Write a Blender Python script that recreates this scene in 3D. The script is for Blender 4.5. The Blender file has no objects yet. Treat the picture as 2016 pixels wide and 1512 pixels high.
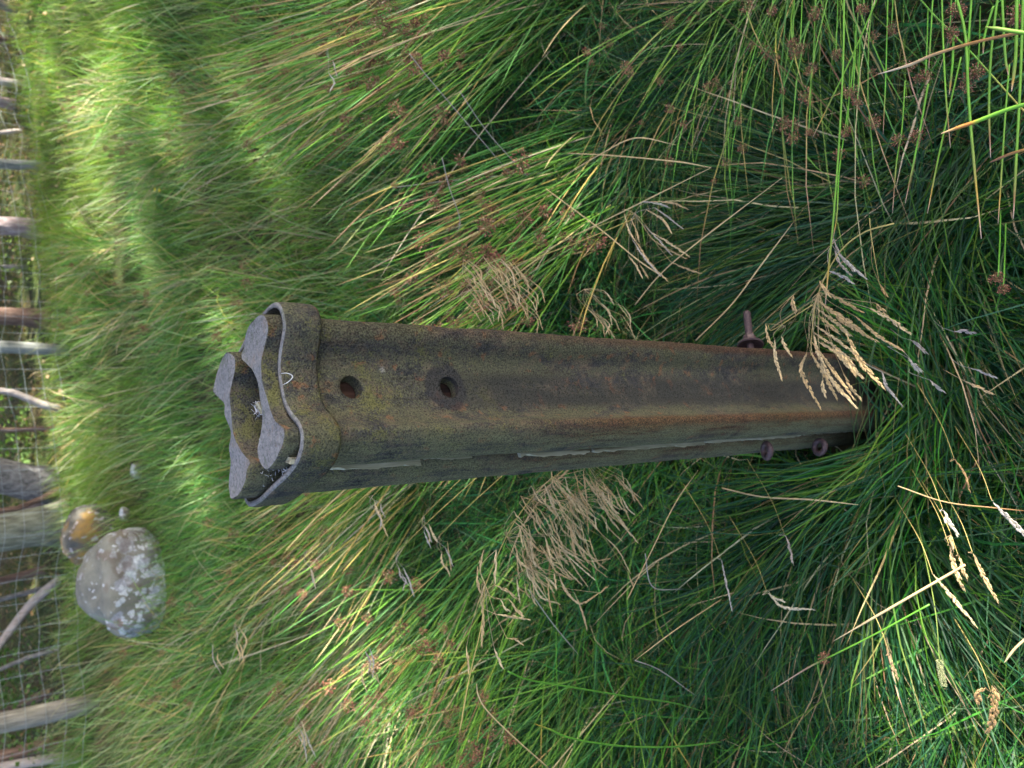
import bpy, math, random
import numpy as np

random.seed(7)
RNG = np.random.default_rng(11)
SC = bpy.context.scene
COL = SC.collection

# ------------------------------------------------------------------ camera
PITCH = math.radians(40.2)
ROLL = math.atan2(20, 1794)
FPX = 1514.0
H = 1.62
CR = np.array([1, 0, 0.0])
CU = np.array([0, math.sin(PITCH), math.cos(PITCH)])
CF = np.array([0, math.cos(PITCH), -math.sin(PITCH)])
EYE = np.array([0, 0, H])
c_, s_ = math.cos(ROLL), math.sin(ROLL)
IMX = -(c_ * CU) + s_ * CR          # picture right (the photograph lies on its side)
IMY = -(s_ * CU) - c_ * CR          # picture down
cam_d = bpy.data.cameras.new('camera')
cam = bpy.data.objects.new('camera', cam_d)
COL.objects.link(cam)
from mathutils import Matrix, Vector
Xc, Yc, Zc = IMX, -IMY, -CF
cam.matrix_world = Matrix(((Xc[0], Yc[0], Zc[0], EYE[0]), (Xc[1], Yc[1], Zc[1], EYE[1]),
                           (Xc[2], Yc[2], Zc[2], EYE[2]), (0, 0, 0, 1)))
cam_d.sensor_width = 36
cam_d.lens = 36 * FPX / 2016
cam_d.clip_start = 0.05
cam_d.clip_end = 400
cam_d.dof.use_dof = True
cam_d.dof.focus_distance = 0.9
cam_d.dof.aperture_fstop = 8.5
SC.camera = cam

# ------------------------------------------------------------------ sky, sun, exposure
SUN_AZ = math.radians(-12)          # measured from +X towards +Y: the sun stands to the right
SUN_EL = math.radians(36)
SUN_DIR = np.array([math.cos(SUN_EL) * math.cos(SUN_AZ), math.cos(SUN_EL) * math.sin(SUN_AZ), math.sin(SUN_EL)])
W = bpy.data.worlds.new('World')
SC.world = W
W.use_nodes = True
nt = W.node_tree
bg = nt.nodes['Background']
sky = nt.nodes.new('ShaderNodeTexSky')
sky.sky_type = 'NISHITA'
sky.sun_disc = False
sky.sun_elevation = SUN_EL
sky.sun_rotation = math.pi / 2 - SUN_AZ
sky.air_density = 0.7
sky.dust_density = 4.5
sky.ozone_density = 0.9
nt.links.new(sky.outputs[0], bg.inputs[0])
bg.inputs[1].default_value = 0.15
sun_d = bpy.data.lights.new('sun', 'SUN')
sun_d.energy = 5.0
sun_d.angle = math.radians(0.6)
sun_d.color = (1.0, 0.94, 0.82)
sun = bpy.data.objects.new('sun', sun_d)
COL.objects.link(sun)
sun.rotation_euler = Vector(SUN_DIR).to_track_quat('Z', 'Y').to_euler()
SC.view_settings.view_transform = 'Standard'
SC.view_settings.look = 'None'
SC.view_settings.gamma = 1
SC.view_settings.use_curve_mapping = False
SC.view_settings.exposure = 2.4
SC.cycles.max_bounces = 6
SC.cycles.diffuse_bounces = 3
SC.cycles.transmission_bounces = 4


# ------------------------------------------------------------------ helpers
def ray(x, y):
    d = CF * FPX + IMX * (x - 1008) + IMY * (y - 756)
    return d / np.linalg.norm(d)


def at_z(x, y, z=0.0):
    d = ray(x, y)
    return EYE + d * ((z - H) / d[2])


def at_y(x, y, Y):
    d = ray(x, y)
    return EYE + d * (Y / d[1])


def depth(p):
    return float((np.asarray(p) - EYE) @ CF)


def tag(o, label=None, cat=None, group=None, kind=None):
    if label: o['label'] = label
    if cat: o['category'] = cat
    if group: o['group'] = group
    if kind: o['kind'] = kind
    return o


def empty(name, loc, parent=None):
    o = bpy.data.objects.new(name, None)
    o.empty_display_size = 0.05
    COL.objects.link(o)
    o.location = tuple(float(v) for v in loc)
    if parent: o.parent = parent
    return o


def mk(name, v, f, mat, parent=None, col=None, smooth=False, loc=None):
    """v (N,3) array, f (M,k) array or list of such arrays -> one mesh object; loc = origin taken off the verts"""
    v = np.asarray(v, dtype=np.float32)
    if loc is None and parent is not None and parent.type == 'EMPTY':
        loc = tuple(parent.location)
        v = v - np.array(loc, dtype=np.float32)
        place = (0, 0, 0)
    elif loc is not None:
        v = v - np.array(loc, dtype=np.float32)
        place = tuple(float(q) for q in loc)
        if parent is not None:
            place = tuple(np.array(place) - np.array(parent.location))
    else:
        place = (0, 0, 0)
    fl = f if isinstance(f, list) else [f]
    fl = [np.asarray(a, dtype=np.int32) for a in fl if len(a)]
    me = bpy.data.meshes.new(name)
    me.vertices.add(len(v))
    me.vertices.foreach_set('co', v.ravel())
    tot = np.concatenate([np.full(len(a), a.shape[1], dtype=np.int32) for a in fl])
    idx = np.concatenate([a.ravel() for a in fl])
    st = np.concatenate([[0], np.cumsum(tot)[:-1]]).astype(np.int32)
    me.loops.add(len(idx))
    me.loops.foreach_set('vertex_index', idx)
    me.polygons.add(len(tot))
    me.polygons.foreach_set('loop_start', st)
    me.polygons.foreach_set('loop_total', tot)
    me.update(calc_edges=True)
    me.polygons.foreach_set('use_smooth', np.full(len(tot), smooth, dtype=bool))
    if col is not None:
        c = np.asarray(col, dtype=np.float32)
        if c.shape[1] == 3:
            c = np.concatenate([c, np.ones((len(c), 1), np.float32)], 1)
        at = me.color_attributes.new('Col', 'FLOAT_COLOR', 'POINT')
        at.data.foreach_set('color', c.ravel())
    if mat: me.materials.append(mat)
    o = bpy.data.objects.new(name, me)
    COL.objects.link(o)
    o.location = place
    if parent: o.parent = parent
    return o


class Acc:
    """collects vertex / face / colour blocks"""
    def __init__(s): s.v = []; s.f = {}; s.c = []; s.n = 0

    def add(s, v, f, c=None):
        fl = f if isinstance(f, list) else [f]
        for a in fl:
            a = np.asarray(a)
            if len(a): s.f.setdefault(a.shape[1], []).append(a + s.n)
        s.v.append(np.asarray(v, dtype=np.float32))
        if c is not None:
            c = np.asarray(c, dtype=np.float32)
            if c.ndim == 1: c = np.tile(c, (len(v), 1))
            s.c.append(c)
        s.n += len(v)

    def build(s, name, mat, parent=None, smooth=False, loc=None):
        return mk(name, np.concatenate(s.v), [np.concatenate(a) for a in s.f.values()], mat, parent,
                  np.concatenate(s.c) if s.c else None, smooth, loc)


def norm(a):
    return a / np.maximum(np.linalg.norm(a, axis=-1, keepdims=True), 1e-9)


def tube(pts, rad, sides=6, cap=True):
    pts = np.asarray(pts, float)
    n = len(pts)
    rad = np.broadcast_to(np.asarray(rad, float), (n,))
    T = norm(np.gradient(pts, axis=0))
    ref = np.array([0.13, 0.21, 1.0])
    if abs(T[0] @ norm(ref)) > 0.93: ref = np.array([1.0, 0.2, 0.1])
    A = norm(np.cross(T, ref)); B = np.cross(T, A)
    a = np.arange(sides) * 2 * np.pi / sides
    v = pts[:, None] + rad[:, None, None] * (np.cos(a)[None, :, None] * A[:, None] + np.sin(a)[None, :, None] * B[:, None])
    i = np.arange(n - 1)[:, None] * sides; j = np.arange(sides)[None]; k = (j + 1) % sides
    q = np.stack([i + j, i + k, i + sides + k, i + sides + j], -1).reshape(-1, 4)
    out = [q]
    if cap and sides > 2:
        out.append(np.array([list(range(sides))[::-1]])); out.append(np.array([[(n - 1) * sides + m for m in range(sides)]]))
    return v.reshape(-1, 3), out


def spline(P, n):
    """Catmull-Rom through the points"""
    P = np.asarray(P, float)
    if len(P) == 2:
        t = np.linspace(0, 1, n)[:, None]
        return P[0] * (1 - t) + P[1] * t
    Q = np.vstack([2 * P[0] - P[1], P, 2 * P[-1] - P[-2]])
    out = []
    for u in np.linspace(0, len(P) - 1 - 1e-6, n):
        i = int(u); t = u - i
        a, b, c, d = Q[i], Q[i + 1], Q[i + 2], Q[i + 3]
        out.append(0.5 * ((2 * b) + (-a + c) * t + (2 * a - 5 * b + 4 * c - d) * t * t + (-a + 3 * b - 3 * c + d) * t ** 3))
    return np.array(out)


def paths(root, az, e0, e1, L, S, daz=0.0, p=1.0, jit=0.0):
    """N curved blades: cumulated points (N,S+1,3)"""
    N = len(root)
    t = (np.arange(S) + 0.5) / S
    e = e0[:, None] + (e1 - e0)[:, None] * t[None] ** p
    a = az[:, None] + np.broadcast_to(daz, (N,))[:, None] * t[None]
    if jit:
        a = a + RNG.normal(0, jit, (N, S)); e = e + RNG.normal(0, jit * .6, (N, S))
    st = (L / S)[:, None, None] * np.stack([np.cos(e) * np.cos(a), np.cos(e) * np.sin(a), np.sin(e)], -1)
    P = np.concatenate([root[:, None], root[:, None] + np.cumsum(st, 1)], 1)
    return P


def ribbons(P, w, c0, c1, twist=None, ctip=None):
    """flat tapering leaves; returns v, f, c"""
    N, S1, _ = P.shape
    S = S1 - 1
    T = norm(np.gradient(P, axis=1))
    up = np.array([0, 0, 1.0])
    Hh = norm(np.cross(T, up) + 1e-6)
    Nn = np.cross(Hh, T)
    tw = RNG.uniform(-.9, .9, N) if twist is None else twist
    tw = tw[:, None] + RNG.uniform(-.8, .8, N)[:, None] * np.linspace(0, 1, S1)[None]
    side = np.cos(tw)[..., None] * Hh + np.sin(tw)[..., None] * Nn
    t = np.linspace(0, 1, S1)
    prof = (0.65 + 0.5 * t) * (1 - t ** 2.4) + 0.04
    hw = 0.5 * w[:, None, None] * prof[None, :, None]
    v = np.stack([P - side * hw, P + side * hw], 2).reshape(-1, 3)
    b = (np.arange(N) * S1 * 2)[:, None] + np.arange(S)[None] * 2
    f = np.stack([b, b + 1, b + 3, b + 2], -1).reshape(-1, 4)
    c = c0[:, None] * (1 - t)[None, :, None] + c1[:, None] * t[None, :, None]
    if ctip is not None:
        k = np.clip((t - .72) / .25, 0, 1)[None, :, None]
        c = c * (1 - k * ctip[1][:, None, None]) + ctip[0] * k * ctip[1][:, None, None]
    c = np.repeat(c[:, :, None], 2, 2).reshape(-1, 3)
    return v, f, c


def tubes(P, r, cfun, sides=3):
    """N round stems; r (N,), cfun (N,S+1,3) colours"""
    N, S1, _ = P.shape
    T = norm(np.gradient(P, axis=1))
    ref = np.array([0.11, 0.23, 1.0])
    A = norm(np.cross(T, ref)); B = np.cross(T, A)
    t = np.linspace(0, 1, S1)
    prof = (1 - 0.15 * t) * np.where(t > .9, .45, 1) * np.where(t >= 1, .3, 1)
    a = np.arange(sides) * 2 * np.pi / sides
    rr = r[:, None] * prof[None]
    v = P[:, :, None] + rr[..., None, None] * (np.cos(a)[None, None, :, None] * A[:, :, None] + np.sin(a)[None, None, :, None] * B[:, :, None])
    v = v.reshape(-1, 3)
    S = S1 - 1
    base = (np.arange(N) * S1 * sides)[:, None, None] + (np.arange(S) * sides)[None, :, None]
    j = np.arange(sides)[None, None]; k = (j + 1) % sides
    f = np.stack([base + j, base + k, base + sides + k, base + sides + j], -1).reshape(-1, 4)
    c = np.repeat(cfun[:, :, None], sides, 2).reshape(-1, 3)
    return v, f, c


def vnoise(x, y, seed=0):
    """cheap smooth value noise, -1..1"""
    x = np.asarray(x, float); y = np.asarray(y, float)
    xi = np.floor(x).astype(int); yi = np.floor(y).astype(int)
    xf = x - xi; yf = y - yi
    xf = xf * xf * (3 - 2 * xf); yf = yf * yf * (3 - 2 * yf)

    def h(a, b):
        n = (a * 374761393 + b * 668265263 + seed * 974634777) & 0xffffffff
        n = ((n ^ (n >> 13)) * 1274126177) & 0xffffffff
        return ((n ^ (n >> 16)) & 0xffff) / 32767.5 - 1
    return (h(xi, yi) * (1 - xf) + h(xi + 1, yi) * xf) * (1 - yf) + (h(xi, yi + 1) * (1 - xf) + h(xi + 1, yi + 1) * xf) * yf


def ground_z(x, y):
    x = np.asarray(x, float); y = np.asarray(y, float)
    near = np.clip((y - 1.2) / 3, 0, 1)
    return near * (0.07 * vnoise(x * .8, y * .8, 3) + 0.05 * vnoise(x * 2.1, y * 2.1, 5)) - 0.02 + 0.012 * vnoise(x * 5, y * 5, 9)


# ------------------------------------------------------------------ materials
def mat_new(name):
    m = bpy.data.materials.new(name); m.use_nodes = True
    n = m.node_tree.nodes; l = m.node_tree.links
    return m, n, l, n['Principled BSDF']


def ramp(n, stops, interp='LINEAR'):
    r = n.new('ShaderNodeValToRGB'); e = r.color_ramp.elements
    r.color_ramp.interpolation = interp
    while len(e) < len(stops): e.new(0.5)
    for k, (p, c) in enumerate(stops):
        e[k].position = p; e[k].color = (*c, 1) if len(c) == 3 else c
    return r


def noise(n, l, scale, detail=4, rough=.55, vec=None, dist=0):
    t = n.new('ShaderNodeTexNoise'); t.inputs['Scale'].default_value = scale
    t.inputs['Detail'].default_value = detail; t.inputs['Roughness'].default_value = rough
    t.inputs['Distortion'].default_value = dist
    if vec is not None: l.new(vec, t.inputs['Vector'])
    return t


def mixc(n, l, fac, a, b, mode='MIX'):
    m = n.new('ShaderNodeMix'); m.data_type = 'RGBA'; m.blend_type = mode
    for sock, val in ((m.inputs[0], fac), (m.inputs[6], a), (m.inputs[7], b)):
        if hasattr(val, 'is_output'): l.new(val, sock)
        elif isinstance(val, (int, float)): sock.default_value = val
        else: sock.default_value = (*val, 1)
    return m.outputs[2]


def math_n(n, l, op, a, b=None, c=None, clamp=False):
    m = n.new('ShaderNodeMath'); m.operation = op; m.use_clamp = clamp
    for k, val in enumerate((a, b, c)):
        if val is None: continue
        if hasattr(val, 'is_output'): l.new(val, m.inputs[k])
        else: m.inputs[k].default_value = val
    return m.outputs[0]


def sstep(n, l, x, a, b):
    m = n.new('ShaderNodeMapRange'); m.interpolation_type = 'SMOOTHSTEP'
    l.new(x, m.inputs[0]); m.inputs[1].default_value = a; m.inputs[2].default_value = b
    return m.outputs[0]


def bump(n, l, p, h, strength, dist):
    b = n.new('ShaderNodeBump'); b.inputs['Strength'].default_value = strength; b.inputs['Distance'].default_value = dist
    l.new(h, b.inputs['Height']); l.new(b.outputs[0], p.inputs['Normal'])
    return b


def leaf_mat(name, rough=.5, trans=.42, spec=.28, var=.25):
    m, n, l, p = mat_new(name)
    a = n.new('ShaderNodeAttribute'); a.attribute_name = 'Col'
    ge = n.new('ShaderNodeNewGeometry')
    t = noise(n, l, 60, 3, .6, ge.outputs['Position'])
    r = ramp(n, [(.25, (1 - var,) * 3), (.75, (1 + var,) * 3)])
    l.new(t.outputs[0], r.inputs[0])
    c = mixc(n, l, 1.0, a.outputs['Color'], r.outputs[0], 'MULTIPLY')
    l.new(c, p.inputs['Base Color'])
    p.inputs['Roughness'].default_value = rough
    p.inputs['Specular IOR Level'].default_value = spec
    tr = n.new('ShaderNodeBsdfTranslucent')
    c2 = mixc(n, l, 1.0, c, (1.25, 1.35, .55), 'MULTIPLY')
    l.new(c2, tr.inputs['Color'])
    mx = n.new('ShaderNodeMixShader'); mx.inputs[0].default_value = trans
    l.new(p.outputs[0], mx.inputs[1]); l.new(tr.outputs[0], mx.inputs[2])
    l.new(mx.outputs[0], n['Material Output'].inputs[0])
    return m


M_GRASS = leaf_mat('grass_leaf')
M_RUSH = leaf_mat('rush_stem', rough=.4, trans=.08, var=.2)
M_STRAW = leaf_mat('dry_straw', rough=.6, trans=.3, spec=.3, var=.15)
M_HEAD = leaf_mat('rush_flower', rough=.8, trans=.1, spec=.2, var=.4)
M_LEAF = leaf_mat('tree_leaf', rough=.5, trans=.3)


def iron_mat(name, kind):
    """weathered iron: grey-brown rust, olive algae film, orange flakes, pitted grain. object X = along the section, Z = up"""
    m, n, l, p = mat_new(name)
    tc = n.new('ShaderNodeTexCoord'); ob = tc.outputs['Object']
    sep = n.new('ShaderNodeSeparateXYZ'); l.new(ob, sep.inputs[0])
    X, Y, Z = sep.outputs
    mp = n.new('ShaderNodeMapping'); mp.inputs['Scale'].default_value = (1, 1, .35); l.new(ob, mp.inputs[0])
    big = noise(n, l, 24, 6, .7, mp.outputs[0], .5)
    med = noise(n, l, 48, 6, .7, ob)
    fine = noise(n, l, 420, 3, .75, ob)
    spk = noise(n, l, 900, 2, .8, ob)
    # dark weathered iron
    r0 = ramp(n, [(.36, (.032, .035, .042)), (.47, (.062, .064, .066)), (.56, (.11, .094, .076)), (.68, (.19, .145, .105))])
    l.new(med.outputs[0], r0.inputs[0]); c = r0.outputs[0]
    # olive film
    r1 = ramp(n, [(.25, (.065, .07, .048)), (.55, (.125, .127, .08)), (.8, (.20, .20, .12))])
    l.new(fine.outputs[0], r1.inputs[0])
    k = math_n(n, l, 'ADD', big.outputs[0], math_n(n, l, 'MULTIPLY', math_n(n, l, 'SUBTRACT', fine.outputs[0], .5), .55))
    c = mixc(n, l, sstep(n, l, k, .36 if kind != 'cut' else .6, .6 if kind != 'cut' else .8), c, r1.outputs[0])
    # vivid yellow-green algae, mostly near the top
    al = noise(n, l, 30, 5, .65, ob, .3)
    zt = sstep(n, l, Z, .55, 1.25)
    k = math_n(n, l, 'ADD', al.outputs[0], math_n(n, l, 'MULTIPLY', zt, .1))
    k = math_n(n, l, 'ADD', k, math_n(n, l, 'MULTIPLY', math_n(n, l, 'SUBTRACT', fine.outputs[0], .5), .5))
    if kind != 'cut':
        c = mixc(n, l, math_n(n, l, 'MULTIPLY', sstep(n, l, k, .64, .78), .5), c, (.19, .195, .05))
    # orange flakes
    fl = noise(n, l, 65, 3, .5, ob); fl.inputs['Vector'].default_value = (0, 0, 0)
    k = math_n(n, l, 'ADD', fl.outputs[0], math_n(n, l, 'MULTIPLY', math_n(n, l, 'SUBTRACT', spk.outputs[0], .5), .25))
    c = mixc(n, l, math_n(n, l, 'MULTIPLY', sstep(n, l, k, .615, .70), .6), c, (.25, .12, .06))
    if kind == 'rail':
        # rust bands that run down the outer curve of each head, broken by a black grain
        for sx, wdt, z0, z1, cc in ((-.058, .017, 1.12, .82, (.13, .062, .026)), (.068, .016, 1.35, .5, (.11, .05, .03))):
            d = math_n(n, l, 'ABSOLUTE', math_n(n, l, 'SUBTRACT', X, sx))
            d = math_n(n, l, 'ADD', d, math_n(n, l, 'MULTIPLY', math_n(n, l, 'SUBTRACT', med.outputs[0], .5), .012))
            band = math_n(n, l, 'SUBTRACT', 1.0, sstep(n, l, d, wdt * .45, wdt))
            fr = sstep(n, l, Y, .012, -.008)
            band = math_n(n, l, 'MULTIPLY', band, fr)
            band = math_n(n, l, 'MULTIPLY', band, sstep(n, l, Z, z0, z1))
            gr = ramp(n, [(.42, (.018, .014, .012)), (.5, cc), (.7, tuple(v * 1.6 for v in cc))])
            g2 = noise(n, l, 520, 2, .7, ob); l.new(g2.outputs[0], gr.inputs[0])
            c = mixc(n, l, math_n(n, l, 'MULTIPLY', band, .7), c, gr.outputs[0])
        # clean blue-black iron where a washer sat, and down the web below it
        vx = math_n(n, l, 'SUBTRACT', X, .003); vz = math_n(n, l, 'SUBTRACT', Z, 1.108)
        rr = math_n(n, l, 'SQRT', math_n(n, l, 'ADD', math_n(n, l, 'MULTIPLY', vx, vx), math_n(n, l, 'MULTIPLY', vz, vz)))
        rr = math_n(n, l, 'ADD', rr, math_n(n, l, 'MULTIPLY', math_n(n, l, 'SUBTRACT', med.outputs[0], .5), .012))
        wash = math_n(n, l, 'MULTIPLY', math_n(n, l, 'SUBTRACT', 1.0, sstep(n, l, rr, .026, .031)), sstep(n, l, Y, .0, -.004))
        bb = ramp(n, [(.3, (.022, .024, .034)), (.7, (.05, .05, .062))]); l.new(fine.outputs[0], bb.inputs[0])
        c = mixc(n, l, math_n(n, l, 'MULTIPLY', wash, .72), c, bb.outputs[0])
        wb = math_n(n, l, 'SUBTRACT', 1.0, sstep(n, l, math_n(n, l, 'ABSOLUTE', math_n(n, l, 'SUBTRACT', X, -.002)), .012, .034))
        wb = math_n(n, l, 'MULTIPLY', wb, sstep(n, l, Z, 1.2, 1.0))
        wb = math_n(n, l, 'MULTIPLY', wb, sstep(n, l, math_n(n, l, 'ADD', big.outputs[0], math_n(n, l, 'MULTIPLY', fine.outputs[0], .5)), .5, .85))
        wb = math_n(n, l, 'MULTIPLY', wb, sstep(n, l, Y, .0, -.004))
        c = mixc(n, l, math_n(n, l, 'MULTIPLY', wb, .85), c, (.036, .038, .042))
        # pale film on the outer side of the left heads
        sd = math_n(n, l, 'MULTIPLY', sstep(n, l, X, -.056, -.066), .8)
        sd = math_n(n, l, 'MULTIPLY', sd, sstep(n, l, fine.outputs[0], .3, .55))
        mp2 = n.new('ShaderNodeMapping'); mp2.inputs['Scale'].default_value = (1, 1, .07); l.new(ob, mp2.inputs[0])
        stk = noise(n, l, 120, 5, .7, mp2.outputs[0])
        sd = math_n(n, l, 'MULTIPLY', sd, sstep(n, l, math_n(n, l, 'ADD', stk.outputs[0], math_n(n, l, 'MULTIPLY', big.outputs[0], .7)), .68, .98))
        c = mixc(n, l, sd, c, mixc(n, l, stk.outputs[0], (.15, .16, .07), (.25, .245, .15)))
        ds = math_n(n, l, 'MULTIPLY', sstep(n, l, stk.outputs[0], .56, .68), .45)
        c = mixc(n, l, ds, c, (.05, .043, .035))
        # dab of pale lichen
        vx = math_n(n, l, 'SUBTRACT', X, .022); vz = math_n(n, l, 'SUBTRACT', Z, 1.188)
        rr = math_n(n, l, 'SQRT', math_n(n, l, 'ADD', math_n(n, l, 'MULTIPLY', vx, vx), math_n(n, l, 'MULTIPLY', vz, vz)))
        rr = math_n(n, l, 'ADD', rr, math_n(n, l, 'MULTIPLY', math_n(n, l, 'SUBTRACT', fine.outputs[0], .5), .02))
        li = math_n(n, l, 'MULTIPLY', math_n(n, l, 'SUBTRACT', 1.0, sstep(n, l, rr, .001, .006)), sstep(n, l, Y, .0, -.004))
        c = mixc(n, l, math_n(n, l, 'MULTIPLY', math_n(n, l, 'MULTIPLY', li, sstep(n, l, fine.outputs[0], .42, .55)), .75), c, (.45, .45, .41))
    # upward faces: sawn ends and collar rim, skylight painted in as pale blue-grey
    ge = n.new('ShaderNodeNewGeometry'); sn = n.new('ShaderNodeSeparateXYZ'); l.new(ge.outputs['True Normal'], sn.inputs[0])
    top = math_n(n, l, 'MULTIPLY', sstep(n, l, sn.outputs[2], .6, .8), sstep(n, l, Z, 1.285, 1.295))
    tr = ramp(n, [(.34, (.10, .105, .105)), (.46, (.215, .22, .225)), (.58, (.28, .285, .29)), (.72, (.40, .40, .385))])
    tn = noise(n, l, 230, 6, .8, ob); l.new(tn.outputs[0], tr.inputs[0])
    tcl = mixc(n, l, math_n(n, l, 'MULTIPLY', sstep(n, l, math_n(n, l, 'ADD', med.outputs[0], math_n(n, l, 'MULTIPLY', fine.outputs[0], .3)), .70, .82), .4), tr.outputs[0], (.26, .19, .14))
    tcl = mixc(n, l, math_n(n, l, 'MULTIPLY', sstep(n, l, med.outputs[0], .46, .36), .5), tcl, (.10, .12, .075))
    c = mixc(n, l, top, c, tcl)
    # grain
    grn = noise(n, l, 560, 3, .6, ob)
    coarse = math_n(n, l, 'ADD', math_n(n, l, 'MULTIPLY', sstep(n, l, X, .03, .06), .075), grn.outputs[0]) if kind == 'rail' else grn.outputs[0]
    sp = ramp(n, [(.36, (1.25,) * 3), (.5, (1.08,) * 3), (.57, (.7,) * 3), (.66, (.22,) * 3)]); l.new(coarse, sp.inputs[0])
    c = mixc(n, l, math_n(n, l, 'SUBTRACT', .82, math_n(n, l, 'MULTIPLY', top, .55)), c, sp.outputs[0], 'MULTIPLY')
    c = mixc(n, l, 1.0, c, (.74, .73, .72), 'MULTIPLY')
    l.new(c, p.inputs['Base Color'])
    p.inputs['Roughness'].default_value = .9
    p.inputs['Specular IOR Level'].default_value = .12
    hh = math_n(n, l, 'ADD', math_n(n, l, 'MULTIPLY', fine.outputs[0], .6), math_n(n, l, 'MULTIPLY', med.outputs[0], 1.2))
    hh = math_n(n, l, 'SUBTRACT', hh, math_n(n, l, 'MULTIPLY', grn.outputs[0], .9))
    bump(n, l, p, hh, 1.0, .0026)
    return m


M_RAIL = iron_mat('rusty_rail_iron', 'rail')
M_COLLAR = iron_mat('rusty_collar_iron', 'collar')


def simple_mat(name, stops, scale=30, rough=.8, bstr=.4, bdist=.01, stretch=None, spec=.3, metal=0, detail=5):
    m, n, l, p = mat_new(name)
    tc = n.new('ShaderNodeTexCoord'); vec = tc.outputs['Object']
    if stretch:
        mp = n.new('ShaderNodeMapping'); mp.inputs['Scale'].default_value = stretch; l.new(vec, mp.inputs[0]); vec = mp.outputs[0]
    t = noise(n, l, scale, detail, .65, vec)
    r = ramp(n, stops); l.new(t.outputs[0], r.inputs[0]); l.new(r.outputs[0], p.inputs['Base Color'])
    p.inputs['Roughness'].default_value = rough; p.inputs['Specular IOR Level'].default_value = spec
    p.inputs['Metallic'].default_value = metal
    bump(n, l, p, t.outputs[0], bstr, bdist)
    return m


M_BOLT = simple_mat('purple_brown_rust', [(.3, (.025, .015, .017)), (.5, (.05, .03, .032)), (.7, (.095, .055, .048))], 160, .6, .5, .001, spec=.4)
M_TIMBER = simple_mat('weathered_timber', [(.36, (.07, .055, .03)), (.47, (.26, .25, .17)), (.7, (.45, .43, .34))], 60, .85, .5, .002, (1, 1, .08))
M_RUSTWOOD = simple_mat('rust_stained_timber', [(.35, (.012, .006, .004)), (.55, (.045, .02, .012)), (.75, (.09, .045, .028))], 90, .85, .5, .002, (1, 1, .1))
M_WEB = simple_mat('grey_cobweb', [(.3, (.35, .37, .38)), (.7, (.6, .62, .63))], 80, .9, .1, .001)
M_WIRE = simple_mat('galvanised_wire', [(.3, (.22, .25, .27)), (.7, (.38, .42, .44))], 20, .5, .1, .001, spec=.5, metal=.3)
M_FPOST = simple_mat('grey_fence_timber', [(.32, (.08, .08, .06)), (.5, (.21, .20, .165)), (.68, (.34, .32, .28))], 55, .85, .9, .02, (1, 1, .06))
M_FPOSTG = simple_mat('green_grey_fence_timber', [(.32, (.08, .09, .08)), (.5, (.19, .205, .19)), (.68, (.33, .34, .32))], 55, .85, .9, .02, (1, 1, .06))
BARK = {
    'pink': simple_mat('pinkish_pine_bark', [(.28, (.13, .09, .08)), (.5, (.32, .25, .25)), (.75, (.5, .44, .44))], 26, .9, 1, .05, (1, 1, .35)),
    'red': simple_mat('red_brown_bark', [(.28, (.07, .045, .035)), (.5, (.17, .11, .085)), (.75, (.28, .2, .16))], 34, .9, 1, .05, (1, 1, .18)),
    'grey': simple_mat('grey_cracked_bark', [(.3, (.07, .07, .065)), (.5, (.19, .185, .18)), (.72, (.33, .33, .33))], 24, .9, 1, .06, (1, 1, .5)),
    'green': simple_mat('mossy_grey_bark', [(.28, (.07, .065, .05)), (.5, (.17, .18, .13)), (.75, (.3, .32, .26))], 24, .9, 1, .05, (1, 1, .25)),
    'pale': simple_mat('pale_stripped_bark', [(.28, (.2, .17, .15)), (.5, (.33, .29, .27)), (.75, (.45, .41, .39))], 30, .85, .8, .03, (1, 1, .2)),
}


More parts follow.
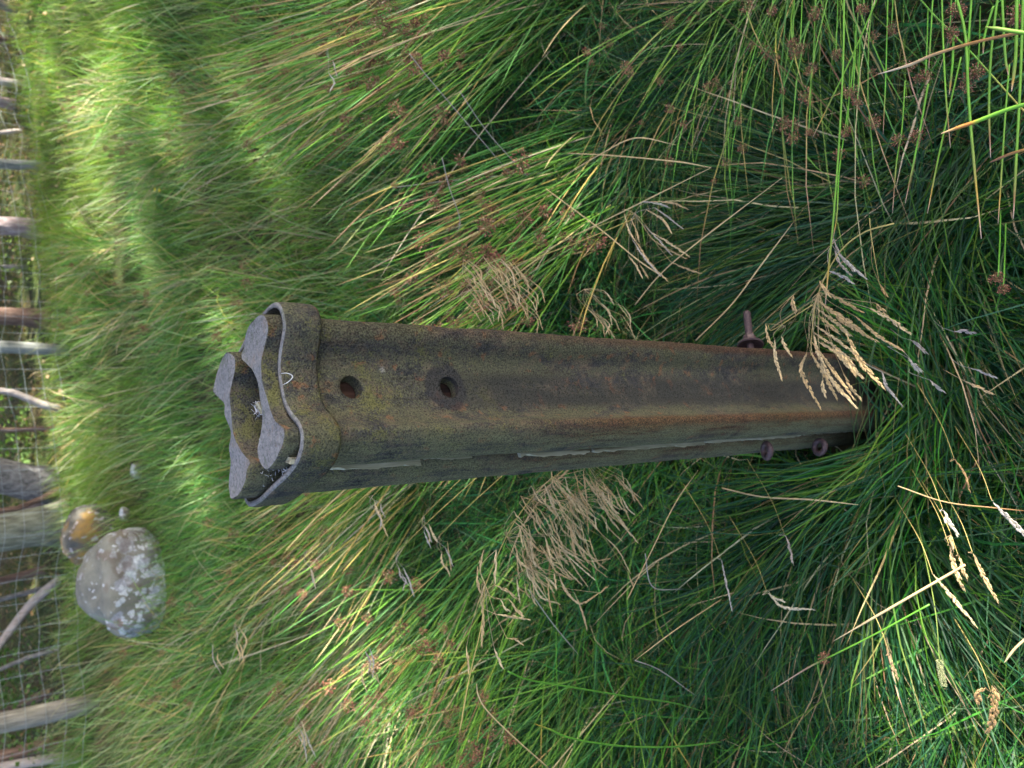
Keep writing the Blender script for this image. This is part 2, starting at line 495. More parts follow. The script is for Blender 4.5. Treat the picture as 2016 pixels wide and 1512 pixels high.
def rock_mat(name, mossy):
    m, n, l, p = mat_new(name)
    tc = n.new('ShaderNodeTexCoord'); ob = tc.outputs['Object']
    b = noise(n, l, 5, 6, .65, ob)
    r = ramp(n, [(.3, (.11, .11, .095)), (.55, (.19, .19, .155)), (.8, (.27, .25, .22))]); l.new(b.outputs[0], r.inputs[0]); c = r.outputs[0]
    d = noise(n, l, 3.5, 3, .6, ob)
    sep = n.new('ShaderNodeSeparateXYZ'); l.new(ob, sep.inputs[0])
    if mossy:
        k = math_n(n, l, 'ADD', d.outputs[0], math_n(n, l, 'MULTIPLY', sep.outputs[0], -.6))
        c = mixc(n, l, .6, c, (.03, .026, .026))
        c = mixc(n, l, math_n(n, l, 'MULTIPLY', sstep(n, l, k, .42, .56), sstep(n, l, b.outputs[0], .35, .6)), c, (.26, .16, .045))
        q = noise(n, l, 14, 3, .6, ob)
        c = mixc(n, l, sstep(n, l, q.outputs[0], .6, .64), c, (.32, .3, .31))
    else:
        # lichen crusts: noisy discs, denser on the lower front
        dn = noise(n, l, 22, 3, .6, ob)
        vm = n.new('ShaderNodeVectorMath'); vm.operation = 'SCALE'; l.new(dn.outputs['Color'], vm.inputs[0]); vm.inputs['Scale'].default_value = .07
        va = n.new('ShaderNodeVectorMath'); va.operation = 'ADD'; l.new(ob, va.inputs[0]); l.new(vm.outputs[0], va.inputs[1])
        low = math_n(n, l, 'SUBTRACT', 1.0, sstep(n, l, sep.outputs[2], .06, .27))
        for sc_, thr, cc in ((8, .30, (.36, .37, .39)), (13, .27, (.46, .51, .53)), (21, .25, (.60, .63, .64))):
            vo = n.new('ShaderNodeTexVoronoi'); vo.inputs['Scale'].default_value = sc_; l.new(va.outputs[0], vo.inputs['Vector'])
            sv = n.new('ShaderNodeSeparateColor'); l.new(vo.outputs['Color'], sv.inputs[0])
            th = math_n(n, l, 'MULTIPLY', sv.outputs[0], thr + .22)
            th = math_n(n, l, 'MULTIPLY', th, math_n(n, l, 'ADD', .42, math_n(n, l, 'MULTIPLY', low, 1.0)))
            kk = math_n(n, l, 'LESS_THAN', vo.outputs['Distance'], th)
            q = noise(n, l, 60, 3, .7, ob)
            cl = mixc(n, l, sstep(n, l, q.outputs[0], .35, .7), tuple(v * .62 for v in cc), cc)
            c = mixc(n, l, math_n(n, l, 'MULTIPLY', kk, .9), c, cl)
        c = mixc(n, l, math_n(n, l, 'MULTIPLY', sstep(n, l, d.outputs[0], .56, .62), .5), c, (.13, .09, .07))
    l.new(c, p.inputs['Base Color']); p.inputs['Roughness'].default_value = .9; p.inputs['Specular IOR Level'].default_value = .2
    f = noise(n, l, 25, 6, .7, ob)
    bump(n, l, p, f.outputs[0], .7, .03)
    return m


def ground_mat():
    m, n, l, p = mat_new('soil_and_litter')
    ge = n.new('ShaderNodeNewGeometry'); pos = ge.outputs['Position']
    a = noise(n, l, 9, 8, .7, pos); b = noise(n, l, .9, 4, .6, pos)
    r = ramp(n, [(.3, (.02, .018, .01)), (.55, (.05, .045, .022)), (.75, (.11, .09, .05))]); l.new(a.outputs[0], r.inputs[0])
    g = ramp(n, [(.3, (.02, .035, .01)), (.6, (.05, .07, .02)), (.8, (.11, .11, .04))]); l.new(a.outputs[0], g.inputs[0])
    c = mixc(n, l, sstep(n, l, b.outputs[0], .42, .56), r.outputs[0], g.outputs[0])
    l.new(c, p.inputs['Base Color']); p.inputs['Roughness'].default_value = .95; p.inputs['Specular IOR Level'].default_value = .1
    bump(n, l, p, a.outputs[0], .6, .03)
    return m


# ------------------------------------------------------------------ ground
gx = np.unique(np.concatenate([np.linspace(-150, -8, 40), np.linspace(-8, 8, 110), np.linspace(8, 150, 40)]))
gy = np.unique(np.concatenate([np.linspace(-90, -2, 25), np.linspace(-2, 16, 120), np.linspace(16, 220, 45)]))
GX, GY = np.meshgrid(gx, gy)
GZ = ground_z(GX, GY)
gv = np.stack([GX, GY, GZ], -1).reshape(-1, 3)
nx_, ny_ = len(gx), len(gy)
ii = (np.arange(ny_ - 1)[:, None] * nx_ + np.arange(nx_ - 1)[None]).ravel()
gf = np.stack([ii, ii + 1, ii + nx_ + 1, ii + nx_], -1)
tag(mk('ground', gv, gf, ground_mat(), smooth=True), kind='structure', label='rough soil and leaf litter under the grass and trees')

# ------------------------------------------------------------------ sunlit gaps (crown leaves are left out so the sun reaches the sward)
LIT = []
for (x, y, z, rx, ry) in [
    (215, 120, .25, .55, .22), (205, 40, .25, .6, .25), (262, 60, .25, .55, .10), (292, 95, .25, .5, .08), (170, 95, .25, .5, .25),
    (150, 230, .25, .55, .45), (120, 300, .25, .5, .4), (130, 180, .2, .5, .3), (205, 240, .25, .3, .2), (90, 100, .2, .5, .5),
    (340, 868, .3, .27, .24), (402, 545, .3, .24, .13), (392, 520, .3, .07, .06), (700, 1310, .4, .13, .09), (420, 60, .4, .25, .14), (660, 1370, .4, .05, .05),
    (170, 380, .25, .3, .2), (235, 400, .25, .3, .12), (440, 130, .4, .14, .05),
    (50, 790, .1, .5, .5), (20, 910, .1, .5, .7), (45, 1125, .1, .3, .3), (55, 650, .1, .5, .4), (30, 260, .1, 1.0, .6), (20, 380, .1, .4, .4), (28, 560, .1, .6, .5), (60, 20, .1, .7, .8),
    (1940, 1130, .42, .085, .05), (1850, 1330, .42, .035, .03), (1990, 1260, .38, .05, .05),
    (1775, 1250, .3, .05, .04), (1810, 1170, .36, .045, .025), (1885, 1245, .4, .05, .03), (1660, 1330, .3, .05, .03), (1930, 1060, .4, .04, .02), (1960, 1400, .45, .035, .03), (2000, 1050, .4, .04, .03), (1900, 1010, .4, .03, .03)]:
    g_ = 1.45 if y < 1400 and x < 320 else 1.7 if x > 1700 else 1.0
    LIT.append((at_z(x, y, z), rx * g_, ry * g_))


def in_gap(P, grow=0.0):
    """which canopy points would shade a sunlit gap"""
    out = np.zeros(len(P), bool)
    for q, rx, ry in LIT:
        k = (P[:, 2] - q[2]) / SUN_DIR[2]
        gxp = P[:, 0] - SUN_DIR[0] * k - q[0]; gyp = P[:, 1] - SUN_DIR[1] * k - q[1]
        w = 1 + .3 * vnoise(gxp / max(rx, ry) * 1.8 + 5, gyp / max(rx, ry) * 1.8, 3) + .45 * vnoise(gxp * 9 + 2, gyp * 9, 13)
        k_ = ((gxp / ((rx + grow) * w)) ** 2 + (gyp / ((ry + grow) * w)) ** 2) < 1
        out |= k_ & (vnoise(gxp * 4 + 7, gyp * 4 + 1, 17) > (-.45 if rx > .12 else -2))
    return out


# ------------------------------------------------------------------ trees
def crown_mesh(acc_c, centres, nl, size, cbase):
    P = []
    for (c, r) in centres:
        d = norm(RNG.normal(0, 1, (nl, 3))); rad = RNG.uniform(0, 1, nl) ** .45
        P.append(np.array(c) + d * rad[:, None] * np.array(r))
    P = np.concatenate(P)
    P = P[P[:, 2] > 2.6]
    P = P[~in_gap(P, size * .5)]
    N = len(P)
    if not N: return
    a = norm(RNG.normal(0, 1, (N, 3))); b = norm(np.cross(a, RNG.normal(0, 1, (N, 3))))
    s = size * RNG.uniform(.6, 1.2, N)[:, None]
    v = np.stack([P - a * s * .6, P + b * s * .34, P + a * s * .6, P - b * s * .34], 1).reshape(-1, 3)
    f = (np.arange(N)[:, None] * 4 + np.arange(4)[None])
    sh = RNG.uniform(.6, 1.5, N)
    c = np.array(cbase)[None] * sh[:, None]
    acc_c.add(v, f, np.repeat(c, 4, 0))


def trunk_mesh(P, R, sides=14, seed=0):
    v, f = tube(P, R, sides)
    n = len(P)
    a = np.tile(np.arange(sides), n); z = np.repeat(np.arange(n), sides)
    ctr = np.repeat(P, sides, 0)
    k = 1 + .09 * vnoise(a * .9 + seed, z * .6, seed) + .05 * vnoise(a * 1.9, z * 1.3 + seed, seed + 4)
    return ctr + (v - ctr) * k[:, None], f


def tree(base, top2, rad, hgt, bark, label, crown_r=None, cname='crown', nl=500, group=None, leaf=(.05, .085, .02), size=.16):
    """base point, a second point further up the trunk, radius at base"""
    base = np.array(base, float); base[2] = float(ground_z(base[0], base[1])) - .08
    d = np.array(top2, float) - base; d /= d[2]
    ts = np.linspace(0, 1, 14) ** 1.25
    P = []
    R = []
    for t in ts:
        h = t * hgt
        lean = d.copy()
        q = base + np.array([lean[0] * min(h, 2.2) + lean[0] * .35 * max(h - 2.2, 0), lean[1] * min(h, 2.2) + lean[1] * .35 * max(h - 2.2, 0), h])
        q[:2] += RNG.normal(0, .012 + .02 * t, 2)
        P.append(q); R.append(rad * (1 - .75 * t) * (1 + .35 * math.exp(-h / .18)))
    P = np.array(P)
    t = empty('tree', base)
    tag(t, label, 'tree', group)
    v, f = trunk_mesh(P, R, 16, random.randint(0, 999))
    A = Acc(); A.add(v, f)
    for k in range(7):
        i = random.randint(6, 12); a = random.uniform(0, 6.28); ln = random.uniform(.8, 1.8) * (crown_r or 1.5) * .6
        q = [P[i] + np.array([math.cos(a), math.sin(a), .45]) * ln * s + np.array([0, 0, -.1 * s * s]) for s in (0, .35, .7, 1)]
        A.add(*tube(q, [R[i] * .45, R[i] * .3, R[i] * .2, .008], 6))
    A.build('trunk', BARK[bark], t, smooth=True)
    if crown_r:
        C = Acc()
        cen = []
        for k in range(7):
            i = random.randint(7, 13)
            o = RNG.normal(0, .45 * crown_r, 3) * [1, 1, .5]
            cen.append((P[i] + o + [0, 0, .3], (crown_r * .6, crown_r * .6, crown_r * .45)))
        crown_mesh(C, cen, nl, size, leaf)
        if C.n: C.build(cname, M_LEAF, t)
    return t


def px_tree(xb, yb, x2, y2, wpx, bark, label, hgt=8, crown_r=1.7, z=0, **k):
    b = at_z(xb, yb, z)
    q = at_y(x2, y2, b[1] + .0)
    r = wpx / 2 * depth(b) / FPX
    return tree(b, q, r, hgt, bark, label, crown_r, **k)


FG = 'trees and stems behind the wire fence'
px_tree(72, 452, 0, 447, 34, 'pink', 'pinkish pale scaly tree trunk beyond the wire fence, upper part of the photo', group=FG)
px_tree(80, 622, 0, 620, 34, 'red', 'shaggy red-brown tree trunk beyond the fence, just above the grey fence post', group=FG)
px_tree(52, 520, 0, 528, 9, 'grey', 'thin dark grey tree between the pinkish trunk and the shaggy brown one', hgt=5, crown_r=.9, group=FG, nl=250)
px_tree(96, 848, 0, 843, 10, 'red', 'thin dark reddish trunk standing alone just above the widest grey trunk', hgt=6, crown_r=1, group=FG, nl=250)
px_tree(98, 962, 0, 935, 68, 'grey', 'broad grey cracked trunk beyond the fence with two thin stems at its foot', hgt=9, crown_r=2.2, group=FG)
px_tree(106, 972, 0, 1003, 11, 'red', 'slim brown stem growing at the foot of the broad grey cracked trunk', hgt=5, crown_r=.8, group=FG, nl=200)
px_tree(100, 985, 0, 1014, 13, 'pink', 'slim pinkish stem between the two widest trunks behind the fence', hgt=5, crown_r=.8, group=FG, nl=200)
px_tree(118, 1030, 0, 1052, 72, 'green', 'widest mossy grey trunk, behind the small golden rock', hgt=9, crown_r=2.3, group=FG)
px_tree(88, 1118, 0, 1142, 16, 'red', 'slim red-brown trunk just below the widest mossy trunk', hgt=6, crown_r=1.1, group=FG, nl=250)
px_tree(84, 1158, 0, 1182, 9, 'grey', 'very thin grey stem crossing behind the leaning dead pole', hgt=5, crown_r=.8, group=FG, nl=200)
px_tree(118, 1272, 0, 1322, 8, 'grey', 'thin bowed grey stem behind the fence left of the lichened boulder', hgt=4, crown_r=.7, group=FG, nl=200)
px_tree(140, 1466, 0, 1486, 26, 'red', 'brown trunk beyond the fence near the corner, beside the pale trunk', hgt=8, crown_r=1.8, group=FG)
px_tree(146, 1492, 0, 1507, 19, 'pale', 'pale grey-pink trunk in the lower left corner of the photo', hgt=8, crown_r=1.6, group=FG)
px_tree(30, 210, 0, 200, 20, 'pink', 'pinkish trunk far right beyond the fence, amid the brown litter', group=FG)
px_tree(35, 168, 0, 160, 15, 'pale', 'bluish white thin trunk far right beyond the fence', hgt=6, crown_r=1.2, group=FG, nl=250)
px_tree(38, 255, 0, 262, 7, 'pale', 'thinnest pale stem far right beyond the fence, next to dark leaves', hgt=4, crown_r=.7, group=FG, nl=200)
px_tree(24, 92, 0, 78, 15, 'red', 'reddish trunk beyond the fence in the top left corner of the photo', group=FG)
# bent grey sapling
b = at_z(108, 806)
P = [b, at_y(85, 797, b[1]), at_y(55, 785, b[1]), at_y(25, 773, b[1]), at_y(-20, 768, b[1]), at_y(-90, 766, b[1])]
P[0] = P[0] - [0, 0, .1]
e = tag(empty('bent_sapling', b), 'bare pale sapling bending over in a curve behind the fence', 'sapling')
A = Acc(); v, f = tube(spline(P, 14), np.linspace(.045, .03, 14), 10); A.add(v, f); A.build('trunk', BARK['pale'], e, smooth=True)
# leaning dead pole and a fallen broken log
b = at_z(112, 1138)
P = [b - [0, 0, .05], at_y(60, 1190, b[1]), at_y(0, 1268, b[1] - .1), at_y(-80, 1370, b[1] - .2)]
v, f = trunk_mesh(spline(P, 12), np.linspace(.05, .035, 12), 10, 3)
tag(mk('leaning_pole', v, f, BARK['pale'], smooth=True, loc=b), 'dead pale pole leaning far over behind the fence wires', 'dead branch')
b = at_z(100, 1362)
P = [b - [0, 0, .03], at_y(60, 1378, b[1]), at_y(10, 1402, b[1]), at_y(-25, 1418, b[1])]
v, f = trunk_mesh(spline(P, 9), np.array([.05, .055, .05, .052, .05, .045, .045, .04, .03]), 9, 9)
tag(mk('broken_stump', v, f, BARK['red'], smooth=True, loc=b), 'broken reddish stump leaning behind the left fence post', 'stump')

# forest depth behind, mostly above the frame
for k in range(26):
    y = random.uniform(13.5, 34); x = random.uniform(-.75, .75) * y
    tree((x, y, 0), (x + random.uniform(-.1, .1), y, 1.5), random.uniform(.08, .2), random.uniform(8, 12),
         random.choice(['red', 'grey', 'pink', 'green']), 'trunk deeper in the wood behind the fence', 2.4, nl=260, group='trees deeper in the wood', size=.3)
# the wood to the right of the meadow whose canopy shades it (outside the frame)
gi = 0
for cx in (-2.5, 1.5, 5.5):
    for cy in (-.5, 2.6, 5.8, 9, 12.2):
        h = 6.6 + random.uniform(-.6, .6)
        k = h / SUN_DIR[2]
        c = np.array([cx + SUN_DIR[0] * k, cy + SUN_DIR[1] * k, h])
        c[:2] += RNG.uniform(-.5, .5, 2)
        base = (c[0] + 0.2, c[1], 0)
        t = tree(base, (c[0], c[1], 6), .16, h + 1.5, random.choice(['red', 'grey', 'pink']), 'tall leafy tree at the right of the meadow', None,
                 group='trees shading the meadow')
        C = Acc()
        cen = [(c + RNG.normal(0, 1, 3) * [.9, .9, .6], (1.7, 1.7, 1.2)) for _ in range(6)]
        if gi == 5:      # unseen leaf masses added to keep the post and the boulder in shade
            cen += [(np.array([-.03, .75, .75]) + SUN_DIR * kk, (.85, .75, .85)) for kk in (8.2, 9.6, 11)] * 3
            cen += [(np.array([-1.47, 5.95, .35]) + SUN_DIR * kk, (.7, .6, .6)) for kk in (9.5, 11)] * 2
        gi += 1
        crown_mesh(C, cen, 800, .25, (.05, .085, .02))
        C.build('crown', M_LEAF, t)

# ------------------------------------------------------------------ wire fence
fence = tag(empty('stock_fence', (0.288, 8.74, 0)), 'wire mesh stock fence on grey timber posts in front of the wood', 'fence')
FP = [np.array(q) for q in [(-6.6, 6.45, 0), (-2.93, 7.62, 0), (0.29, 8.72, 0), (2.55, 10.55, 0), (5.0, 12.4, 0), (8.2, 14.6, 0)]]
tops = [None, at_y(0, 1432, 7.62), at_y(0, 682, 8.72), at_y(0, 320, 10.55), at_y(0, 2, 12.4), None]
rad = [.07, .085, .058, .055, .06, .06]
for i, b in enumerate(FP):
    b = b.copy(); b[2] = float(ground_z(b[0], b[1])) - .05
    tp = (tops[i] if tops[i] is not None else b + [0, 0, 1.2]) - b
    tp = tp / tp[2]
    P = np.array([b + tp * h for h in (0, .3, .6, .9, 1.2, 1.3)])
    v, f = trunk_mesh(P, [rad[i]] * 5 + [rad[i] * .8], 12, i)
    # the posts stand behind the wire
    mk('fence_post', v + np.array([.0, rad[i] + .015, 0]), f, M_FPOSTG if i in (2, 3) else M_FPOST, fence, smooth=True, loc=b)
zs = [.12, .27, .42, .57, .72, .87, 1.02]
for z in zs:
    W_ = Acc()
    pts = []
    for a, b in zip(FP[:-1], FP[1:]):
        n = max(2, int(np.linalg.norm(b - a) / .1))
        for t in np.linspace(0, 1, n, endpoint=False):
            q = a * (1 - t) + b * t
            q = q + [0, 0, float(ground_z(q[0], q[1])) + z - .02 * math.sin(t * math.pi) + random.uniform(-.003, .003)]
            pts.append(q)
    v, f = tube(np.array(pts), .0021, 3, False)
    mk('line_wire', v, f, M_WIRE, fence)
for a, b in zip(FP[:-1], FP[1:]):
    L = np.linalg.norm(b - a); n = int(L / .2)
    for k in range(1, n):
        q = a + (b - a) * (k / n + random.uniform(-.004, .004))
        gz = float(ground_z(q[0], q[1]))
        P = [q + [random.uniform(-.006, .006), 0, gz + z] for z in zs]
        v, f = tube(P, .0017, 3, False)
        mk('stay_wire', v, f, M_WIRE, fence)


# ------------------------------------------------------------------ rocks
def rock(name, ctr, size, mat, label, seed, rot=0, flat=.0, sub=4, cat='rock'):
    import bmesh
    bm = bmesh.new(); bmesh.ops.create_icosphere(bm, subdivisions=sub, radius=1)
    v = np.array([q.co[:] for q in bm.verts]); f = np.array([[q.index for q in g.verts] for g in bm.faces]); bm.free()
    n = vnoise(v[:, 0] * 1.3 + seed, v[:, 1] * 1.3 + v[:, 2] * 1.7, seed) * .16 + vnoise(v[:, 0] * 3 + v[:, 2] * 2.2, v[:, 1] * 3 - v[:, 2], seed + 1) * .06 \
        + vnoise(v[:, 0] * 8 + v[:, 2] * 5, v[:, 1] * 8 - v[:, 2] * 4, seed + 2) * .018
    n = n + .05 * np.abs(vnoise(v[:, 0] * 4 + v[:, 1] * 3, v[:, 2] * 4 - v[:, 1] * 2, seed + 5)) - .05 * (np.abs(vnoise(v[:, 0] * 2.2 - v[:, 2], v[:, 1] * 2.2 + v[:, 2] * 1.4, seed + 6)) < .12)
    s = np.sign(v) * np.abs(v) ** .78
    v = s * (1 + n)[:, None] * np.array(size)
    c, s2 = math.cos(rot), math.sin(rot)
    v = np.stack([v[:, 0] * c - v[:, 1] * s2, v[:, 0] * s2 + v[:, 1] * c, v[:, 2]], -1)
    o = mk(name, v, f, mat, smooth=True); o.location = tuple(float(q) for q in ctr)
    return tag(o, label, cat)


M_ROCK = rock_mat('lichened_rock', False); M_ROCK2 = rock_mat('mossy_rock', True)
q = at_y(250, 1150, 5.95)
rock('boulder', (q[0], 5.98, q[2] - .03), (.345, .28, .285), M_ROCK, 'large grey boulder crusted with white lichen, in the grass before the fence', 4, rot=.2, cat='boulder')
q = at_y(184, 1060, 7.0)
rock('rock', (q[0] + .03, 7.0, q[2] + .0), (.22, .22, .235), M_ROCK2, 'smaller dark rock with golden moss just behind the lichened boulder', 12, rot=-.5)
for (x, y, s, lab) in [(262, 928, .055, 'small white-topped stone in the grass right of the mossy rock'), (240, 1012, .05, 'small pale stone between the mossy rock and the meadow')]:
    q = at_z(x, y, .10)
    rock('stone', (q[0], q[1], .08), (s, s * .9, s * .7), M_ROCK, lab, random.randint(0, 99), sub=3, cat='stone')

# ------------------------------------------------------------------ the rail post
C1 = np.array([-.0105, .7305]); UU = np.array([.927, .375]); NN = np.array([-.375, .927])
ANG = math.atan2(.375, .927)
post = tag(empty('rail_post', (C1[0] - .0233, C1[1] + .031, 0)),
           'old gate post of two rusty railway rails strapped round a timber, standing in long grass', 'post')
post.rotation_euler = (0, 0, ANG)


def rail_section():
    """bullhead section, s along X, t along Y; right head then left head, mirrored"""
    # walked round the cut end: right head, front of the web, left head, back of the web
    q = np.array([(.0770, -.0060), (.0735, -.0240), (.0640, -.0350), (.0480, -.0290), (.0385, -.0160), (.0260, -.0095), (.0060, -.0080), (-.0180, -.0085), (-.0340, -.0150), (-.0430, -.0255),
                  (-.0510, -.0330), (-.0610, -.0290), (-.0710, -.0110), (-.0755, .0090), (-.0720, .0250), (-.0600, .0335), (-.0470, .0275), (-.0330, .0160), (-.0200, .0100), (.0000, .0080),
                  (.0220, .0095), (.0335, .0160), (.0450, .0310), (.0540, .0350), (.0650, .0290), (.0740, .0130)])
    out = []
    for i in range(len(q)):
        a, b, c, d = q[i - 1], q[i], q[(i + 1) % len(q)], q[(i + 2) % len(q)]
        for t in (0, .25, .5, .75):
            out.append(0.5 * ((2 * b) + (-a + c) * t + (2 * a - 5 * b + 4 * c - d) * t * t + (-a + 3 * b - 3 * c + d) * t ** 3))
    pts = np.array(out)
    for _ in range(7): pts = (np.roll(pts, 1, 0) + 2 * pts + np.roll(pts, -1, 0)) / 4
    pts = pts[::-1]
    return np.array(pts)


RS = rail_section()


def child(name, v, f, mat, loc, smooth=False, parent=None):
    """part given in the post's own frame (X along the rails' section, Y away, Z up)"""
    o = mk(name, v, f, mat, smooth=smooth)
    o.parent = parent or post
    o.location = tuple(loc)
    return o


def loft(sec, z0, z1, nz, wob=0.0, chip=0.0, seed=1):
    """extrude a section, dense enough to carry dents"""
    S = []
    n = len(sec)
    for i in range(n):
        a, b = sec[i], sec[(i + 1) % n]
        m = max(1, int(np.linalg.norm(b - a) / .008))
        for k in range(m): S.append(a + (b - a) * k / m)
    S = np.array(S); n = len(S)
    zz = np.concatenate([np.linspace(z0, z1 - .006, nz), [z1 - .0015, z1]])
    V = []
    for k, z in enumerate(zz):
        a = np.arange(n)
        d = wob * (vnoise(a * .31, np.full(n, z * 22), seed) + .6 * vnoise(a * .7, np.full(n, z * 60), seed + 3))
        r = norm(S)
        p = S + r * d[:, None]
        if z == z1: p = p - r * .0012
        V.append(np.column_stack([p, np.full(n, z) + (chip * vnoise(a * .25, a * 0 + 3, seed + 7) if k >= nz else 0)]))
    V = np.concatenate(V)
    m = len(zz)
    i = np.arange(m - 1)[:, None] * n; j = np.arange(n)[None]; q = (j + 1) % n
    F = np.stack([i + j, i + q, i + n + q, i + n + j], -1).reshape(-1, 4)
    top = np.array([[(m - 1) * n + k for k in range(n)]])
    bot = np.array([list(range(n))[::-1]])
    return V, [F, top, bot]


rails = []
for nm, (dx, dy), zt, sd in (('rail', (0.010, -.0375), 1.322, 3), ('rail', (.002, .0385), 1.327, 8)):
    v, f = loft(RS, -.15, zt, 150, .0009, .0022, sd)
    o = child(nm, v, f, M_RAIL, (dx, dy, 0), smooth=False)
    for pl in o.data.polygons: pl.use_smooth = abs(pl.normal.z) < .5
    rails.append(o)
rails[0]['label'] = 'front rail with two bolt holes through its web'
rails[1]['label'] = 'rear rail standing behind the timber'
# bolt holes: cut through the front web
import bmesh
for hz, hx in ((1.2285, .0022), (1.1025, .003)):
    cv, cf = tube(np.array([(hx, -.05, hz), (hx, .05, hz)]), .0128, 20)
    cu = mk('bolt_hole_cutter', cv, cf, None)
    cu.location = (0, 0, 0)
    md = rails[0].modifiers.new('hole', 'BOOLEAN'); md.operation = 'DIFFERENCE'; md.solver = 'EXACT'
    cu.parent = post; cu.location = rails[0].location
    md.object = cu
    bpy.context.view_layer.update()
    dg = bpy.context.evaluated_depsgraph_get()
    me = bpy.data.meshes.new_from_object(rails[0].evaluated_get(dg))
    rails[0].modifiers.clear(); rails[0].data = me
    bpy.data.objects.remove(cu, do_unlink=True)

# collar: a forged strap hugging the waist between the heads
fr = rails[0].location; bk = rails[1].location


def collar_path():
    # in the post frame; offset outward from the rails
    front = [(.0940, -.0100), (.0965, -.0450), (.0915, -.0660), (.0800, -.0755), (.0640, -.0755), (.0470, -.0630), (.0300, -.0535), (.0125, -.0500), (-.0060, -.0520),
             (-.0220, -.0610), (-.0380, -.0745), (-.0520, -.0762), (-.0650, -.0640), (-.0725, -.0380), (-.0762, .0060)]
    back = [(-.0785, .0450), (-.0735, .0740), (-.0520, .0785), (-.0200, .0620), (.0100, .0620), (.0400, .0760), (.0620, .0765), (.0800, .0580), (.0900, .0200)]
    return np.array(front + back)


cp = collar_path()
Q = np.column_stack([cp, np.zeros(len(cp))])
cl = spline(np.vstack([Q, Q[:1]]), 140)[:-1, :2]
tg = norm(np.roll(cl, -1, 0) - np.roll(cl, 1, 0)); nr = np.column_stack([tg[:, 1], -tg[:, 0]])
if ((cl + nr * .01)[0] ** 2).sum() < (cl[0] ** 2).sum(): nr = -nr
n = len(cl); V = []
prof = [(-.0028, 1.268), (.0018, 1.2675), (.0032, 1.271), (.0036, 1.280), (.0034, 1.290), (.0034, 1.300), (.0026, 1.3065), (.0008, 1.308), (-.0028, 1.3075), (-.003, 1.290)]
for (o_, z) in prof:
    k = np.arange(n)
    w = .0006 * vnoise(k * .2, np.full(n, z * 90), 5)
    zz = z + (.0012 * vnoise(k * .09, k * 0 + (1 if z > 1.29 else 7), 9)) - .0000
    V.append(np.column_stack([cl + nr * (o_ + w)[:, None], zz]))
V = np.concatenate(V); m = len(prof)
i = (np.arange(m) * n)[:, None]; i2 = (((np.arange(m) + 1) % m) * n)[:, None]; j = np.arange(n)[None]; q = (j + 1) % n
F = np.stack([i + j, i + q, i2 + q, i2 + j], -1).reshape(-1, 4)
o = child('collar', V, F, M_COLLAR, (0, 0, 0), smooth=True)
o['label'] = 'forged iron strap wrapped round both rails near the top'

# timber between the rails, splintered at its left edge
def board(x0, x1, y0, y1, z0, z1, nz, seed):
    V = []
    zz = np.linspace(z0, z1, nz)
    for z in zz:
        jl = .003 * vnoise(z * 14, 3.3, seed) + .002 * vnoise(z * 70, 1, seed) + .001 * vnoise(z * 210, 2, seed)
        V += [(x0 + jl, y0 + (.0016 * vnoise(z * 25, 9, seed) if x0 < -.05 else 0), z), (x1, y0, z), (x1, y1, z), (x0 + jl * .4 + .001, y1, z)]
    V = np.array(V)
    i = (np.arange(nz - 1) * 4)[:, None]; j = np.arange(4)[None]; q = (j + 1) % 4
    F = np.stack([i + j, i + q, i + 4 + q, i + 4 + j], -1).reshape(-1, 4)
    return V, [F, np.array([[nz * 4 - 4, nz * 4 - 3, nz * 4 - 2, nz * 4 - 1]]), np.array([[3, 2, 1, 0]])]


v, f = board(-.040, .045, -.0265, .0265, -.1, 1.298, 60, 3)
o = child('timber_core', v, f, M_RUSTWOOD, (0, 0, 0)); o['label'] = 'rust-stained timber filling between the two webs'
# splinter strips wedged between the left heads
for (z0, z1, x0, x1, y0, y1) in ((1.135, 1.262, -.0650, -.04, -.0055, -.0004), (1.06, 1.128, -.0600, -.04, -.0035, -.0012), (.86, .985, -.0638, -.04, -.0052, .0000), (.60, .852, -.0645, -.04, -.0055, .0002), (.30, .592, -.0625, -.04, -.0045, .0006), (.02, .29, -.0600, -.04, -.0040, .0004)):
    v, f = board(x0, x1, y0, y1, z0, z1, 40, int(z0 * 100))
    child('timber_splinter', v, f, M_TIMBER, (0, 0, 0))
# pale broken chip standing in the mouth of the collar
v, f = board(-.010, .010, -.003, .003, 0, .028, 8, 5)
o = child('timber_chip', v, f, M_TIMBER, (-.0655, -.046, 1.283)); o.rotation_euler = (.1, .05, 1.15)
o['label'] = 'pale broken timber chip under the collar edge'

# cobweb and lichen tufts between the rails
A = Acc()
for k in range(240):
    a = RNG.uniform(0, 6.28); r0 = abs(RNG.normal(0, .007))
    c = np.array([-.040 + RNG.normal(0, .011), .004 + RNG.normal(0, .004), 1.300 + RNG.normal(0, .006)])
    d = norm(RNG.normal(0, 1, 3) * [1, 1, .6]) * RNG.uniform(.003, .008)
    A.add(*tube([c, c + d * .5 + RNG.normal(0, .0008, 3), c + d], .00022, 3, False))
for c0, n_ in (((.010, .008, 1.306), 70), ((-.068, -.022, 1.298), 60), ((.042, .000, 1.300), 30)):
    for k in range(n_):
        c = np.array(c0) + RNG.normal(0, .003, 3); d = norm(RNG.normal(0, 1, 3)) * RNG.uniform(.003, .008)
        A.add(*tube([c, c + d], .0003, 3, False))
o = A.build('cobweb', M_WEB); o.parent = post; o['label'] = 'grey cobweb and lichen tufts between the rail tops'; o['kind'] = 'stuff'
v, f = board(-.008, .006, -.0022, .0022, 0, .02, 6, 2)
o = child('timber_chip', v, f, M_TIMBER, (.012, .006, 1.292)); o.rotation_euler = (.2, -.3, .2)
